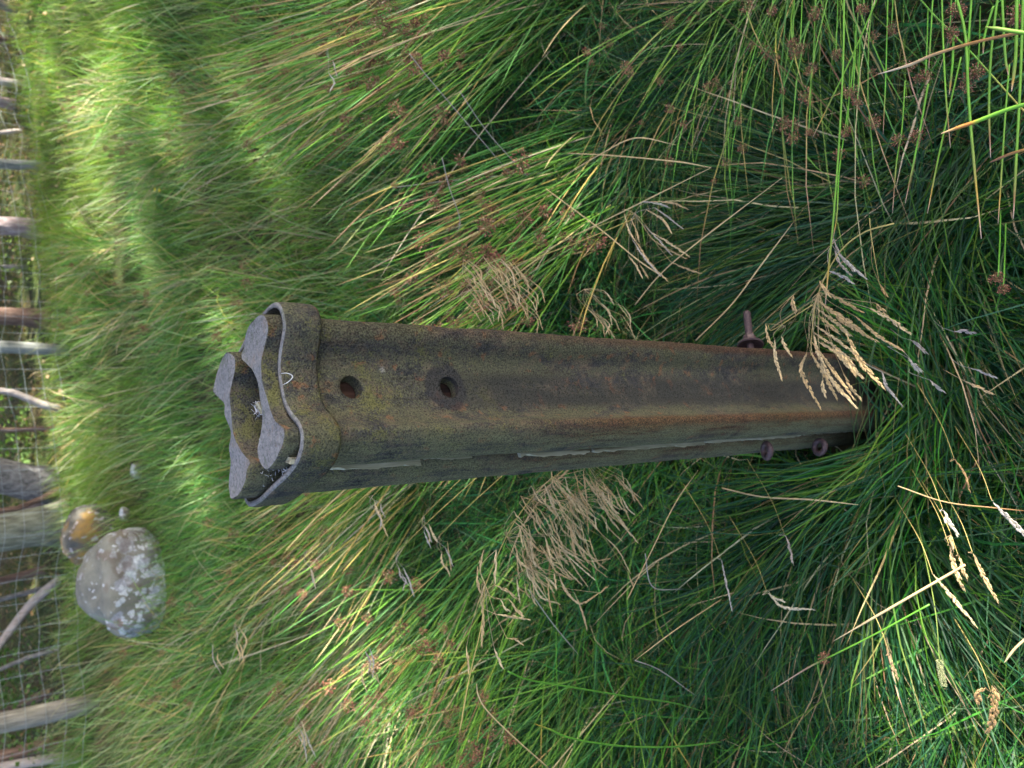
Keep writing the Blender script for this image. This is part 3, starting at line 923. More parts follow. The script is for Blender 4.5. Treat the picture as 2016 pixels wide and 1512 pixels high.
# little white curl of wool on the collar
P = [(.030, -.0795, 1.309), (.028, -.083, 1.304), (.021, -.0845, 1.300), (.014, -.081, 1.303), (.010, -.077, 1.308)]
v, f = tube(spline(P, 12), np.array([.0003] + [.0006] * 10 + [.0002]), 5)
o = child('wool_curl', v * [.55, 1, 1] + np.array([.004, .0195, .001]), f, M_WEB, (0, 0, 0), smooth=True)


def lathe(prof, n=24):
    a = np.arange(n) * 2 * np.pi / n
    V = np.concatenate([np.column_stack([r * np.cos(a), r * np.sin(a), np.full(n, z)]) for r, z in prof])
    m = len(prof)
    i = (np.arange(m - 1) * n)[:, None]; j = np.arange(n)[None]; q = (j + 1) % n
    F = np.stack([i + j, i + q, i + n + q, i + n + j], -1).reshape(-1, 4)
    return V, [F, np.array([[(m - 1) * n + k for k in range(n)]]), np.array([list(range(n))[::-1]])]


# bolt through the right-hand side, with washer and nut
bd = empty('bolt', (0, 0, 0), post); bd.location = (.078, -.036, .432)
bd.rotation_euler = (0, math.pi / 2 + .38, 0)
bd['label'] = 'rusty bolt end with cup washer and nut sticking out of the right side'
P = [(.0062, -.02), (.0062, .030)]
z = .030
while z < .094:
    P += [(.0062, z), (.0068, z + .0012), (.0062, z + .0024)]; z += .0026
P += [(.0058, z + .001), (.004, z + .0025)]
v, f = lathe(P, 16); o = mk('shank', v, f, M_BOLT); o.parent = bd
v, f = lathe([(.0075, .026), (.0215, .0225), (.0232, .0245), (.0215, .0275), (.0110, .0330), (.0075, .0335)], 28)
o = mk('washer', v, f, M_BOLT, smooth=False); o.parent = bd
v, f = lathe([(.0095, .0335), (.0112, .0350), (.0112, .0430), (.0098, .0450), (.0065, .0450)], 6)
o = mk('nut', v, f, M_BOLT); o.parent = bd; o.rotation_euler = (0, 0, .3)


def ring_mesh(R, r, n=36, m=12):
    a = np.arange(n) * 2 * np.pi / n; b = np.arange(m) * 2 * np.pi / m
    A_, B_ = np.meshgrid(a, b, indexing='ij')
    rr = r * (1 + .05 * np.sin(A_ * 3 + 1))
    V = np.stack([(R + rr * np.cos(B_)) * np.cos(A_), (R + rr * np.cos(B_)) * np.sin(A_) * 1.05, rr * np.sin(B_)], -1).reshape(-1, 3)
    i = np.arange(n)[:, None]; j = np.arange(m)[None]
    F = np.stack([i * m + j, ((i + 1) % n) * m + j, ((i + 1) % n) * m + (j + 1) % m, i * m + (j + 1) % m], -1).reshape(-1, 4)
    return V, F


for (lx, ly, lz, ry, rz, lab) in ((-.0840, -.006, .434, -.50, .1, 'upper rusty eye ring on the left side'), (-.0850, -.004, .252, -.15, .35, 'lower rusty eye ring half hidden in grass')):
    v, f = ring_mesh(.0118, .0052)
    o = child('eye_ring', v, f, M_BOLT, (lx, ly, lz), smooth=True); o.rotation_euler = (ry, .25, rz)
    o['label'] = lab

# ------------------------------------------------------------------ vegetation
G_DARK = np.array([[.012, .070, .024], [.018, .095, .027], [.03, .118, .022], [.015, .086, .038], [.04, .128, .024], [.022, .105, .05]])
G_FRESH = np.array([[.05, .19, .018], [.08, .21, .016], [.035, .17, .02], [.11, .22, .02]])
G_MEAD = np.array([[.06, .25, .055], [.095, .28, .048], [.045, .215, .065], [.14, .29, .042], [.035, .165, .045]])  # lightened: the far meadow's stronger light is put into the colour
G_YEL = np.array([[.20, .17, .035], [.26, .18, .04], [.15, .15, .03]])
G_STRAW = np.array([[.42, .32, .17], [.34, .25, .13], [.5, .42, .27], [.25, .16, .08]])
PC = np.array([C1[0] - .0233, C1[1] + .031])


def pick(pal, n, jit=.18):
    c = pal[RNG.integers(0, len(pal), n)]
    return np.clip(c * (1 + RNG.normal(0, jit, (n, 1))) * (1 + RNG.normal(0, .06, (n, 3))), .004, .8)


def ok_paths(P, r=.105, cam_r=.42):
    d = np.hypot(P[..., 0] - PC[0], P[..., 1] - PC[1])
    hit = ((d < r) & (P[..., 2] < 1.38)).any(1)
    near = (np.linalg.norm(P - EYE, axis=-1) < cam_r).any(1)
    return ~(hit | near)


def sel(k, *a):
    return [q[k] for q in a]


def grass_patch(cx, cy, rx, ry, n, L0, L1, w, pals, az, azs, e0=(1.1, 1.5), e1=(-.5, .6), S=5, radial=0.0, rootz=None, seed=0, straw=.04, daz=.5, p=1.0, rect=False, tr=1.0):
    """blades rooted over an area; radial>0 mixes in the outward direction of a tussock"""
    if rect:
        x = RNG.uniform(-rx, rx, n); y = RNG.uniform(-ry, ry, n)
    else:
        a = RNG.uniform(0, 2 * np.pi, n); q = np.sqrt(RNG.uniform(0, 1, n)); x = q * np.cos(a) * rx; y = q * np.sin(a) * ry
    root = np.column_stack([cx + x, cy + y, ground_z(cx + x, cy + y)])
    A = RNG.normal(az, azs, n)
    if radial:
        out = np.arctan2(y, x); vx = (1 - radial) * np.cos(A) + radial * np.cos(out + RNG.normal(0, .35, n)); vy = (1 - radial) * np.sin(A) + radial * np.sin(out + RNG.normal(0, .35, n))
        A = np.arctan2(vy, vx)
    L = RNG.uniform(L0, L1, n)
    E0 = RNG.uniform(*e0, n); E1 = RNG.uniform(*e1, n)
    P = paths(root, A, E0, E1, L, S, RNG.normal(0, daz, n), p, .05)
    P[..., 2] = np.maximum(P[..., 2], .012)
    k = ok_paths(P)
    P = P[k]; n = len(P)
    pal = np.concatenate(pals)
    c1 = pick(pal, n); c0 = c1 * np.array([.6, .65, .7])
    s = RNG.uniform(0, 1, n) < straw
    c1[s] = pick(G_STRAW, int(s.sum())); c0[s] = c1[s] * .8
    tipc = pick(np.array([[.22, .14, .05], [.3, .22, .09]]), n)
    tk = np.where(RNG.uniform(0, 1, n) < .15, 1.0, 0.0)
    return ribbons(P, w * RNG.uniform(.6, 1.35, n), c0, c1, ctip=(tipc[:, None], tk))


LEFT = math.pi            # world left is the bottom of the picture
# sward close to the camera: short undergrowth and long lodged blades
A = Acc()
A.add(*grass_patch(0, 1.0, 1.9, 1.1, 15000, .08, .26, .0026, [G_DARK * .55], LEFT, 2.0, rect=True, S=3, straw=.08))  # undergrowth darkened: deep shade between the blades is put into its colour
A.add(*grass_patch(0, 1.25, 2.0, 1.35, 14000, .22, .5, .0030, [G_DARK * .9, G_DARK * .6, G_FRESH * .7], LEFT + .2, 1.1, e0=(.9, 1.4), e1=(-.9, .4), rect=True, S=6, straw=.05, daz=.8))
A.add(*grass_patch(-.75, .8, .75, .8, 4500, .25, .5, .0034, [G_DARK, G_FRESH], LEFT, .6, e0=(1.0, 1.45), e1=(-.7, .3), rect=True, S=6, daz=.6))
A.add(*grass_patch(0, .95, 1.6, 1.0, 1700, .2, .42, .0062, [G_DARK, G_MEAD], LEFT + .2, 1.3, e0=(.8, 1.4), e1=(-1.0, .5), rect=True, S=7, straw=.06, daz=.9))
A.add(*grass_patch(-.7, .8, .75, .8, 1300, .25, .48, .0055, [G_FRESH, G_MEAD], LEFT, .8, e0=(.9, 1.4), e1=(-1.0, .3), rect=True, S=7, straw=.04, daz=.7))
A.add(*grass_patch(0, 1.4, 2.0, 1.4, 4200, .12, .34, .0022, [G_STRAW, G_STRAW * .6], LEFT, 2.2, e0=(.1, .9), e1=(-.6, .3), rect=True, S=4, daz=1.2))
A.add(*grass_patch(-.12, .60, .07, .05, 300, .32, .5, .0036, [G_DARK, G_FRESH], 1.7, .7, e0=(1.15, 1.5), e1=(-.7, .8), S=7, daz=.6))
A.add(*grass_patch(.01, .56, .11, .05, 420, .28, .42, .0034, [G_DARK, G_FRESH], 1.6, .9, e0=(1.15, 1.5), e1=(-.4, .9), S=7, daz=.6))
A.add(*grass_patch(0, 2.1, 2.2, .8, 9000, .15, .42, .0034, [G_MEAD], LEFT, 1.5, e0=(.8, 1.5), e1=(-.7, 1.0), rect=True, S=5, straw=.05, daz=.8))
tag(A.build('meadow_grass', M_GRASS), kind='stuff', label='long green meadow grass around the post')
# middle and far meadow
for (y0, y1, hx, n, w, L0, L1, S, nm, lab) in [(2.3, 4.4, 3.2, 23000, .0044, .18, .42, 4, 'meadow_grass', 'meadow grass between the post and the boulder'),
                                          (4.2, 8.2, 5.6, 50000, .0042, .14, .36, 3, 'meadow_grass', 'bright meadow grass before the fence'),
                                          (8.0, 12.5, 8.5, 42000, .0055, .12, .34, 3, 'meadow_grass', 'rough grass along the foot of the fence')]:
    x = RNG.uniform(-hx, hx, n); y = RNG.uniform(y0, y1, n)
    dens = vnoise(x * 1.3, y * 1.3, 21) + .6 * vnoise(x * 3.1, y * 3.1, 22)
    brown = (np.hypot((x + 2.45) / 1.0, (y - 6.85) / .55) < 1 + .2 * vnoise(x * 3, y * 3, 8))
    yel = vnoise(x * .7 + 3, y * .9, 31) + .25 * np.clip(y - 6, 0, 4)
    fl_y = np.interp(x, [q[0] for q in FP], [q[1] for q in FP])
    keep = (RNG.uniform(0, 1, n) < .62 + .4 * dens) & (y < fl_y + .8 + .4 * vnoise(x * 2, y, 2)) & ~(brown & (RNG.uniform(0, 1, n) < .35))
    x, y, yel, dens, brown = x[keep], y[keep], yel[keep], dens[keep], brown[keep]; n = len(x)
    root = np.column_stack([x, y, ground_z(x, y)])
    az = LEFT + 1.0 * vnoise(x * 1.7, y * 1.7, 41) + RNG.normal(0, 1.2, n)
    L = RNG.uniform(L0, L1, n) * (1 + .35 * dens) * np.where(brown, .4, 1)
    P = paths(root, az, RNG.uniform(1.0, 1.5, n), RNG.uniform(-.3, 1.3, n), L, S, RNG.normal(0, .6, n), 1, .09)
    hitb = (((P[..., 0] + 1.47) / .40) ** 2 + ((P[..., 1] - 5.98) / .32) ** 2 < 1).any(1) & (P[..., 2] < .62).any(1)
    k = ok_paths(P) & ~hitb
    P = P[k]; n = len(P); yel = yel[k]
    c1 = pick(G_MEAD, n)
    u = np.clip(.5 + .5 * yel + RNG.normal(0, .25, n), 0, 1)[:, None]
    c1 = c1 * (1 - u * .6) + np.array([.25, .34, .035]) * u * .65  # yellow mix paints sunlight into the blades, stronger with distance
    s = RNG.uniform(0, 1, n) < (.05 + .06 * u[:, 0] + .92 * brown[k])
    c1[s] = pick(G_STRAW, int(s.sum())) * np.where(brown[k][s], .5, 1)[:, None]
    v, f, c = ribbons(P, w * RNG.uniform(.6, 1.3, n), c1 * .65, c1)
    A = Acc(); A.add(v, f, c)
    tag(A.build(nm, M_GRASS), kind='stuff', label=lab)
# pale fine stalks added to imitate a misty veil over the meadow
n = 5200
y = 2.2 + 6.6 * RNG.uniform(0, 1, n) ** 1.2; x = RNG.uniform(-.62, .62, n) * (y + .5)
P = paths(np.column_stack([x, y, ground_z(x, y)]), RNG.normal(LEFT, 1.0, n), RNG.uniform(1.0, 1.5, n), RNG.uniform(.2, 1.1, n), RNG.uniform(.3, .58, n), 5, RNG.normal(0, .3, n), 1.2, .04)
P = P[~(np.hypot((P[:, 0, 0] + 1.2) / .55, (P[:, 0, 1] - 5.2) / .55) < 1)]
hitb = (((P[..., 0] + 1.47) / .42) ** 2 + ((P[..., 1] - 5.98) / .34) ** 2 < 1).any(1)
P = P[~hitb & ok_paths(P)]; n = len(P)
c1 = pick(np.array([[.30, .36, .17], [.24, .36, .15], [.38, .35, .22], [.20, .32, .16]]), n)
v, f, c = ribbons(P, .0026 * RNG.uniform(.6, 1.6, n) * (1 + .12 * P[:, 0, 1]), c1 * .7, c1)
A = Acc(); A.add(v, f, c)
tag(A.build('haze_stalks', M_GRASS), kind='stuff', label='pale fine grass stalks added to haze the meadow')
# ground cover in the wood
n = 40000
x = RNG.uniform(-11, 12, n); y = RNG.uniform(8.5, 19, n)
fl_y = np.interp(x, [q[0] for q in FP], [q[1] for q in FP])
d = vnoise(x * .8, y * .8, 77)
k = (y > fl_y + .5) & (d > -.6)
x, y = x[k], y[k]; n = len(x)
P = paths(np.column_stack([x, y, ground_z(x, y)]), RNG.uniform(0, 6.28, n), RNG.uniform(.6, 1.4, n), RNG.uniform(-.4, .4, n), RNG.uniform(.08, .26, n), 2)
c1 = pick(np.array([[.08, .1, .02], [.05, .08, .02], [.13, .11, .05], [.2, .14, .08], [.1, .07, .04]]), n)
v, f, c = ribbons(P, .012 * RNG.uniform(.5, 1.3, n), c1 * .7, c1)
A = Acc(); A.add(v, f, c)
tag(A.build('undergrowth', M_GRASS), kind='stuff', label='moss, grass and litter on the floor of the wood')


# grass tussocks one can tell apart
def tussock(px, r, n, L0, L1, az, azs, radial, label, w=.0031, pals=(G_DARK * .8, G_DARK * .6, G_FRESH * .6), e0=(.7, 1.35), e1=(-1.0, .1), straw=.05, S=8, z=.02, name='grass_tussock'):
    b = at_z(px[0], px[1], z)
    v, f, c = grass_patch(b[0], b[1], r, r, n, L0, L1, w, pals, az, azs, e0, e1, S, radial, straw=straw, daz=.35)
    return tag(mk(name, v, f, M_GRASS, None, c, loc=(b[0], b[1], 0)), label, 'grass tussock')


tussock((1790, 420), .10, 2600, .38, .66, math.pi * .62, .55, .35, 'large dark tussock of fine grass arching away, right of the post foot')
tussock((1840, 560), .10, 1500, .3, .5, -2.5, .8, .4, 'dark fine tussock spilling over in front of the post foot')
tussock((1740, 960), .09, 1900, .34, .60, math.pi, .5, .3, 'blue-green tussock fanning out left of the post foot', w=.0036)
tussock((1560, 1120), .09, 1200, .28, .5, math.pi * .9, .7, .3, 'glossy green tussock beside the fanned blue-green one', w=.0038)
tussock((1330, 250), .12, 1700, .25, .45, math.pi * .8, 1.2, .3, 'shaded broad-bladed grass clump in the dark hollow right of the post', w=.0046)
tussock((1560, 60), .12, 1300, .3, .5, math.pi * .7, .8, .3, 'dark grass clump under the drooping rush stems at the right')
tussock((1960, 1250), .10, 1300, .3, .5, math.pi, .6, .3, 'grass clump at the camera side, under pale seed heads', w=.0036)
tussock((1450, 1400), .12, 1200, .3, .5, math.pi, .7, .3, 'dark green grass clump at the lower left edge of the view', w=.0034)
tussock((1960, 260), .10, 900, .3, .5, math.pi * .9, .7, .3, 'fine dark clump nearest the camera on the right')


# flower head variants of the soft rush
def spindle(a, d, w, col, acc, n=4):
    """small 4-sided grain from a along d"""
    d = np.asarray(d); L = np.linalg.norm(d); T = d / L
    A_ = np.cross(T, [.2, .3, 1]); A_ /= np.linalg.norm(A_); B_ = np.cross(T, A_)
    ang = np.arange(n) * 2 * np.pi / n
    ringv = w / 2 * (np.cos(ang)[:, None] * A_ + np.sin(ang)[:, None] * B_)
    v = np.vstack([a, a + d * .35 + ringv, a + d * .75 + ringv * .6, a + d])
    f3 = [[0, 1 + (k + 1) % n, 1 + k] for k in range(n)] + [[2 * n + 1, 1 + n + k, 1 + n + (k + 1) % n] for k in range(n)]
    f4 = [[1 + k, 1 + (k + 1) % n, 1 + n + (k + 1) % n, 1 + n + k] for k in range(n)]
    acc.add(v, [np.array(f3), np.array(f4)], np.asarray(col))


FLOWERS = []
for q in range(8):
    A = Acc(); R = random.uniform(.010, .0145)
    for k in range(84):
        d = norm(RNG.normal(0, 1, 3) + [.35, 0, .1]); r = R * RNG.uniform(.35, 1.05)
        col = np.array([[.17, .055, .04], [.23, .09, .055], [.33, .18, .10], [.09, .035, .03], [.45, .31, .20]])[RNG.choice(5, p=[.34, .28, .2, .13, .05])] * RNG.uniform(.7, 1.3)
        spindle(d * r, d * RNG.uniform(.0026, .0042) + RNG.normal(0, .0005, 3), RNG.uniform(.0015, .0023), col, A, 4)
        if k % 3 == 0:
            A.add(*tube([np.zeros(3), d * r], .0003, 3, False), np.array([.14, .15, .05]))
    o = A.build('flower_head', M_HEAD); FLOWERS.append(o.data); bpy.data.objects.remove(o)

RUSH_C = np.array([[.13, .32, .035], [.10, .27, .03], [.18, .35, .04], [.07, .22, .04], [.06, .19, .04]])


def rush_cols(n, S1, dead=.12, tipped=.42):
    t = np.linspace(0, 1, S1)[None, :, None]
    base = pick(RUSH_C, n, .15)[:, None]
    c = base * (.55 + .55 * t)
    tp = (RNG.uniform(0, 1, n) < tipped)[:, None, None]
    pos = RNG.uniform(.62, .88, n)[:, None, None]
    yk = np.clip((t - pos) / .05, 0, 1) * tp
    bk = np.clip((t - pos - .09) / .06, 0, 1) * tp
    c = c * (1 - yk) + np.array([.34, .27, .06]) * yk
    c = c * (1 - bk) + pick(np.array([[.2, .11, .05], [.3, .2, .11]]), n)[:, None] * bk
    d = RNG.uniform(0, 1, n) < dead
    c[d] = pick(np.array([[.48, .40, .20], [.33, .28, .14], [.45, .40, .26], [.42, .34, .10]]), int(d.sum()))[:, None]
    return c, d


def rush(px, r, n, L0, L1, az, azs, label, e0=(.6, 1.15), e1=(.0, .22), nh=25, rad=.0018, singles=24, z=.02, name='rush_tussock', sides=4, S=8, dead=.12, head_t=(.6, .84), hs=1.25, group='soft rush tussocks', cam_r=.5):
    b = at_z(px[0], px[1], z)
    T = tag(empty(name, (b[0], b[1], 0)), label, 'rush tussock', group)
    a = RNG.uniform(0, 2 * np.pi, n); q = np.sqrt(RNG.uniform(0, 1, n)) * r
    root = np.column_stack([b[0] + q * np.cos(a), b[1] + q * np.sin(a), ground_z(b[0] + q * np.cos(a), b[1] + q * np.sin(a))])
    A_ = RNG.normal(az, azs * 1.5, n)
    L = RNG.uniform(L0, L1, n)
    E0 = RNG.uniform(*e0, n); E1 = RNG.uniform(*e1, n)
    P = paths(root, A_, E0, E0 - E1, L, S, RNG.normal(0, .1, n), 1.6, .012)
    k = ok_paths(P, .112, cam_r)
    P = P[k]; L = L[k]; n = len(P)
    c, dead_ = rush_cols(n, S + 1, dead)
    rr = rad * RNG.uniform(.75, 1.25, n)
    order = np.argsort(-P[:, -1, 2])
    sg = order[:singles]; rest = order[singles:]
    for i in sg:
        v, f, cc = tubes(P[i:i + 1], rr[i:i + 1], c[i:i + 1], sides)
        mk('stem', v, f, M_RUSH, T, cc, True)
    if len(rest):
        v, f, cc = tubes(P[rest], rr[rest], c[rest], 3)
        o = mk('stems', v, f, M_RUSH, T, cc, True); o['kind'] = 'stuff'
    alive = [i for i in order if not dead_[i]]
    for i in alive[:nh]:
        t = random.uniform(*head_t) * S; s = int(t); u = t - s
        p = P[i, s] * (1 - u) + P[i, s + 1] * u
        o = bpy.data.objects.new('flower_head', random.choice(FLOWERS)); COL.objects.link(o); o.parent = T
        o.location = tuple(p - np.array(T.location) + np.array([0, -.005, .004]))
        o.rotation_euler = tuple(RNG.uniform(0, 6.28, 3)); sc = random.uniform(.5, 1.6) * hs; o.scale = (sc, sc * random.uniform(.8, 1.1), sc * random.uniform(.8, 1.2))
    return T


UP_L = math.radians(178)
rush((1090, -60), .22, 240, .75, 1.05, math.radians(165), .22, 'large bright green rush tussock leaning in from the top right of the view', nh=110, singles=40, e0=(.68, 1.2), e1=(.0, .22))
rush((1180, 330), .19, 190, .55, .85, math.radians(160), .3, 'rush tussock with many brown flower heads right behind the post', nh=80, singles=30, e0=(.68, 1.2), e1=(.0, .22))
rush((1080, 620), .17, 170, .45, .75, math.radians(165), .35, 'rush tussock directly behind the post, streaked with yellow stems', nh=50, singles=24, dead=.12, e0=(.68, 1.2), e1=(.0, .22))
rush((1020, 1080), .22, 190, .6, .9, math.radians(180), .3, 'rush tussock left of the post leaning hard to the left', nh=44, singles=24, dead=.07, e0=(.45, 1.05), e1=(.0, .24))
rush((1230, 1330), .22, 210, .5, .85, math.radians(172), .35, 'thick dark green rush tussock at the lower left of the view', nh=44, singles=28, dead=.07, e0=(.45, 1.05), e1=(.0, .24))
rush((960, 1480), .22, 160, .55, .85, math.radians(180), .3, 'rush tussock at the bottom edge with long crossing stems', nh=21, singles=20, dead=.07, e0=(.45, 1.05), e1=(.0, .24))
rush((820, 900), .2, 170, .5, .8, math.radians(178), .3, 'paler rush tussock some way behind the post', nh=21, singles=16, dead=.25, e0=(.68, 1.2), e1=(.0, .22))
rush((760, 60), .2, 200, .6, .9, math.radians(175), .3, 'rush tussock further back on the right', nh=27, singles=16, dead=.12, e0=(.68, 1.2), e1=(.0, .22))
rush((760, 1250), .2, 180, .5, .8, math.radians(182), .3, 'rush tussock further back on the left with straw stems', nh=18, singles=16, dead=.35, e0=(.45, 1.05), e1=(.0, .24))
NEAR = rush((1720, -260), .12, 46, .75, 1.0, math.radians(178), .16, 'drooping rush tussock nearest the camera on the right', nh=21, singles=20, cam_r=.75, head_t=(.72, .85), e0=(.45, .85), e1=(.9, 1.5), rad=.0013, hs=.75)
BROWN = rush((1560, -120), .12, 80, .5, .75, math.radians(170), .3, 'brown-headed rush tussock at the right edge in shade', nh=30, singles=16, cam_r=.8, e0=(.5, 1.0), e1=(.5, 1.3), rad=.0013, hs=.75)
for (x, y, lab, nn) in [(470, 250, 'spiky rush tussock in the middle of the meadow on the right', 130), (400, 560, 'soft rounded tussock in line with the post top', 150), (330, 300, 'blue-green far tussock near the yellow flowers', 150),
                        (480, 1250, 'far tussock left of the post, below the boulder', 140), (430, 1420, 'far tussock at the lower edge with pale stems', 110), (350, 1290, 'rush tussock at the foot of the lichened boulder', 110),
                        (250, 620, 'yellowing rush tussock before the grey fence post', 150), (210, 500, 'orange-brown rush tussock close to the fence', 140), (600, 620, 'tussock just beyond the top of the post', 120),
                        (560, 1100, 'mid-distance tussock between post and boulder', 130), (250, 200, 'sunlit tussock at the far right', 120), (200, 820, 'thin rush clump before the bent sapling', 110)]:
    rush((x, y), .2, nn, .35, .62, math.radians(175), .9, lab, nh=9 if x > 300 else 6, rad=.0019 if x > 300 else .0024, singles=6, e0=(.6, 1.4), e1=(.05, .7), S=5, dead=.25, group='rush tussocks farther off')


# ------------------------------------------------------------------ seed heads
def spike(acc, pts, w, col, dens=1.0):
    """a drooping grass spike: a thin axis with overlapping grains, lens-shaped as a whole"""
    ln = np.linalg.norm(np.diff(pts, axis=0), axis=1).sum()
    n = max(6, int(ln / .0012 * dens))
    P = spline(pts, n)
    T = norm(np.gradient(P, axis=0))
    acc.add(*tube(P[::max(1, n // 8)] if n > 16 else P, .0004, 3, False), np.asarray(col) * .9)
    for i in range(n):
        t = i / (n - 1)
        ww = w * (.18 + .95 * math.sin(math.pi * (t * .9 + .04)) ** .8) * random.uniform(.7, 1.15)
        o = RNG.normal(0, 1, 3); o -= T[i] * (o @ T[i]); o /= np.linalg.norm(o)
        d = T[i] * random.uniform(.005, .0075) + o * ww * .22
        c = np.asarray(col) * random.uniform(.72, 1.25)
        spindle(P[i] + o * ww * .2, d, max(.0009, ww * .42), c, acc, 3)


def px3(p, z=None, Y=None):
    return at_z(p[0], p[1], z) if z is not None else at_y(p[0], p[1], Y)


C_STRAW = [(.62, .47, .27), (.55, .41, .23), (.66, .53, .34)]
C_GREY = [(.5, .46, .44), (.44, .38, .35)]
C_TAN = [(.5, .34, .17), (.58, .42, .24)]


def seed_grass(label, origin, spikes, cols, w=.0045, z=None, Y=None, stem=None, stem_r=.0009, name='seeding_grass', jitter=.02, parts=14, sag=.12, stem_col=(.40, .33, .12), origins=None, group='dry seeding grasses'):
    """origin: picture point (3D via z or Y) where the branches start"""
    o3 = px3(origin, z, Y)
    T = tag(empty(name, o3), label, 'seeding grass', group)
    S_ = Acc()
    if stem is not None:
        sp = [px3(q[:2], *(q[2:] if len(q) > 2 else (z, Y))) for q in stem]
        v, f = tube(spline(sp, 22), np.linspace(stem_r, stem_r * .5, 22), 6); S_.add(v, f, np.array(stem_col))
    big = Acc()
    for k, s in enumerate(spikes):
        off = RNG.normal(0, jitter)
        q = [px3(p_, None if z is None else z + off, None if Y is None else Y + off) for p_ in s]
        if len(q) == 2:
            m = (q[0] + q[1]) / 2 + np.array([0, 0, 1.0]) * sag * np.linalg.norm(q[1] - q[0]); q = [q[0], m, q[1]]
        col = np.array(random.choice(cols))
        ww = w * random.uniform(.75, 1.2)
        if k < parts:
            A = Acc(); spike(A, np.array(q), ww, col); A.build('seed_spike', M_STRAW, T)
        else:
            spike(big, np.array(q), ww, col)
        oo = o3 if origins is None else min([px3(g_, z, Y) for g_ in origins], key=lambda g_: np.linalg.norm(g_ - q[0]) + random.uniform(0, .02))
        m = (q[0] + oo) / 2 + RNG.normal(0, .004, 3) + [0, 0, .008]
        v, f = tube(spline([oo, m, q[0]], 6), .00035, 3, False); S_.add(v, f, col * .8)
    if big.n: big.build('seed_spikes', M_STRAW, T)['kind'] = 'stuff'
    S_.build('stem', M_STRAW, T, smooth=True)
    return T


def c6(*p): return [(1380 + x / 3.17, 420 + y / 3.17) for x, y in p]
def c5(*p): return [(1380 + x / 2.47, 900 + y / 2.47) for x, y in p]
def c8(*p): return [(880 + x / 2.471, 900 + y / 2.471) for x, y in p]
def c9(*p): return [(900 + x / 2.52, y / 2.52) for x, y in p]


seed_grass('large straw-coloured seed head hanging in front of the foot of the post', (1612, 575),
           [c6((740, 420), (800, 510)), c6((760, 480), (880, 545), (1000, 612)), c6((730, 540), (900, 680), (1090, 795)), c6((745, 560), (890, 655), (1010, 740)), c6((740, 640), (855, 740)),
            c6((700, 740), (880, 870), (1000, 1020)), c6((690, 800), (830, 990), (950, 1150)), c6((680, 860), (770, 1010), (845, 1150)), c6((830, 850), (1000, 1015)),
            c6((900, 740), (1000, 930), (1140, 1085)), c6((1050, 590), (1180, 660), (1300, 745)), c6((1090, 560), (1140, 612)), c6((660, 870), (628, 990), (740, 1205)),
            c6((890, 1000), (990, 1150)), c6((700, 900), (850, 1080), (965, 1205)), c6((715, 700), (860, 800), (1000, 905)), c6((705, 760), (740, 900), (850, 1100)), c6((720, 590), (850, 690), (930, 760)),
            c6((760, 1030), (775, 1135)), c6((730, 800), (900, 900), (960, 1000)), c6((960, 640), (1100, 760), (1250, 850))],
           C_STRAW, w=.0068, z=.50, stem=[(1760, 440), (1700, 458), (1650, 500), (1612, 575), (1600, 640), (1596, 700)], stem_r=.0013, parts=21)
seed_grass('few blurred straw spikes dangling over the right face of the post near the washer', (1540, 640),
           [c6((405, 690), (415, 770), (450, 832)), c6((460, 790), (465, 900), (502, 1030)), c6((500, 765), (520, 820), (560, 880)), c6((575, 510), (588, 612))],
           C_STRAW, w=.0062, z=.53, stem=[(1600, 600), (1560, 625), (1520, 650), (1512, 640)], parts=4)
seed_grass('silvery grey feathery seed head above the big straw-coloured one', (1642, 470),
           [c6((830, 170), (870, 260), (940, 350)), c6((850, 240), (950, 340), (1025, 400)), c6((835, 230), (860, 300), (930, 380)), c6((800, 360), (870, 385), (945, 430))],
           C_GREY, w=.005, z=.50, parts=4)
seed_grass('small tan seed head drooping in the dark grass right of the post foot', (1716, 470), [c6((1115, 440), (1135, 480), (1160, 512))], C_TAN, w=.005, z=.4, stem=[(1712, 430), (1716, 470), (1731, 557)])
for lab, a in [('pale seed spike lying level in the grass at the near right', [c6((1580, 738), (1640, 735), (1700, 745))]), ('grey seed spike right of the hanging straw head', [c6((1310, 790), (1350, 815), (1400, 865))]),
               ('short open grey seed head in the grass near the post foot', [c6((1290, 900), (1370, 980)), c6((1300, 900), (1350, 985))]), ('long grey seed head hanging beyond the tip of the big straw spikes', [c6((1130, 990), (1160, 1080), (1250, 1195))]),
               ('thin grey seed spike at mid-height of the near grass', [c6((1430, 1040), (1510, 1112))]), ('long pale seed spike in the near dark grass', [c6((1640, 1045), (1720, 1080), (1810, 1122))]),
               ('pale seed spike just above the long one in the near dark grass', [c6((1680, 965), (1760, 990), (1830, 1022))])]:
    seed_grass(lab, (a[0][0][0] - 40, a[0][0][1] - 22), a, C_GREY + C_STRAW[:1], w=.0055, z=.40, jitter=.005)
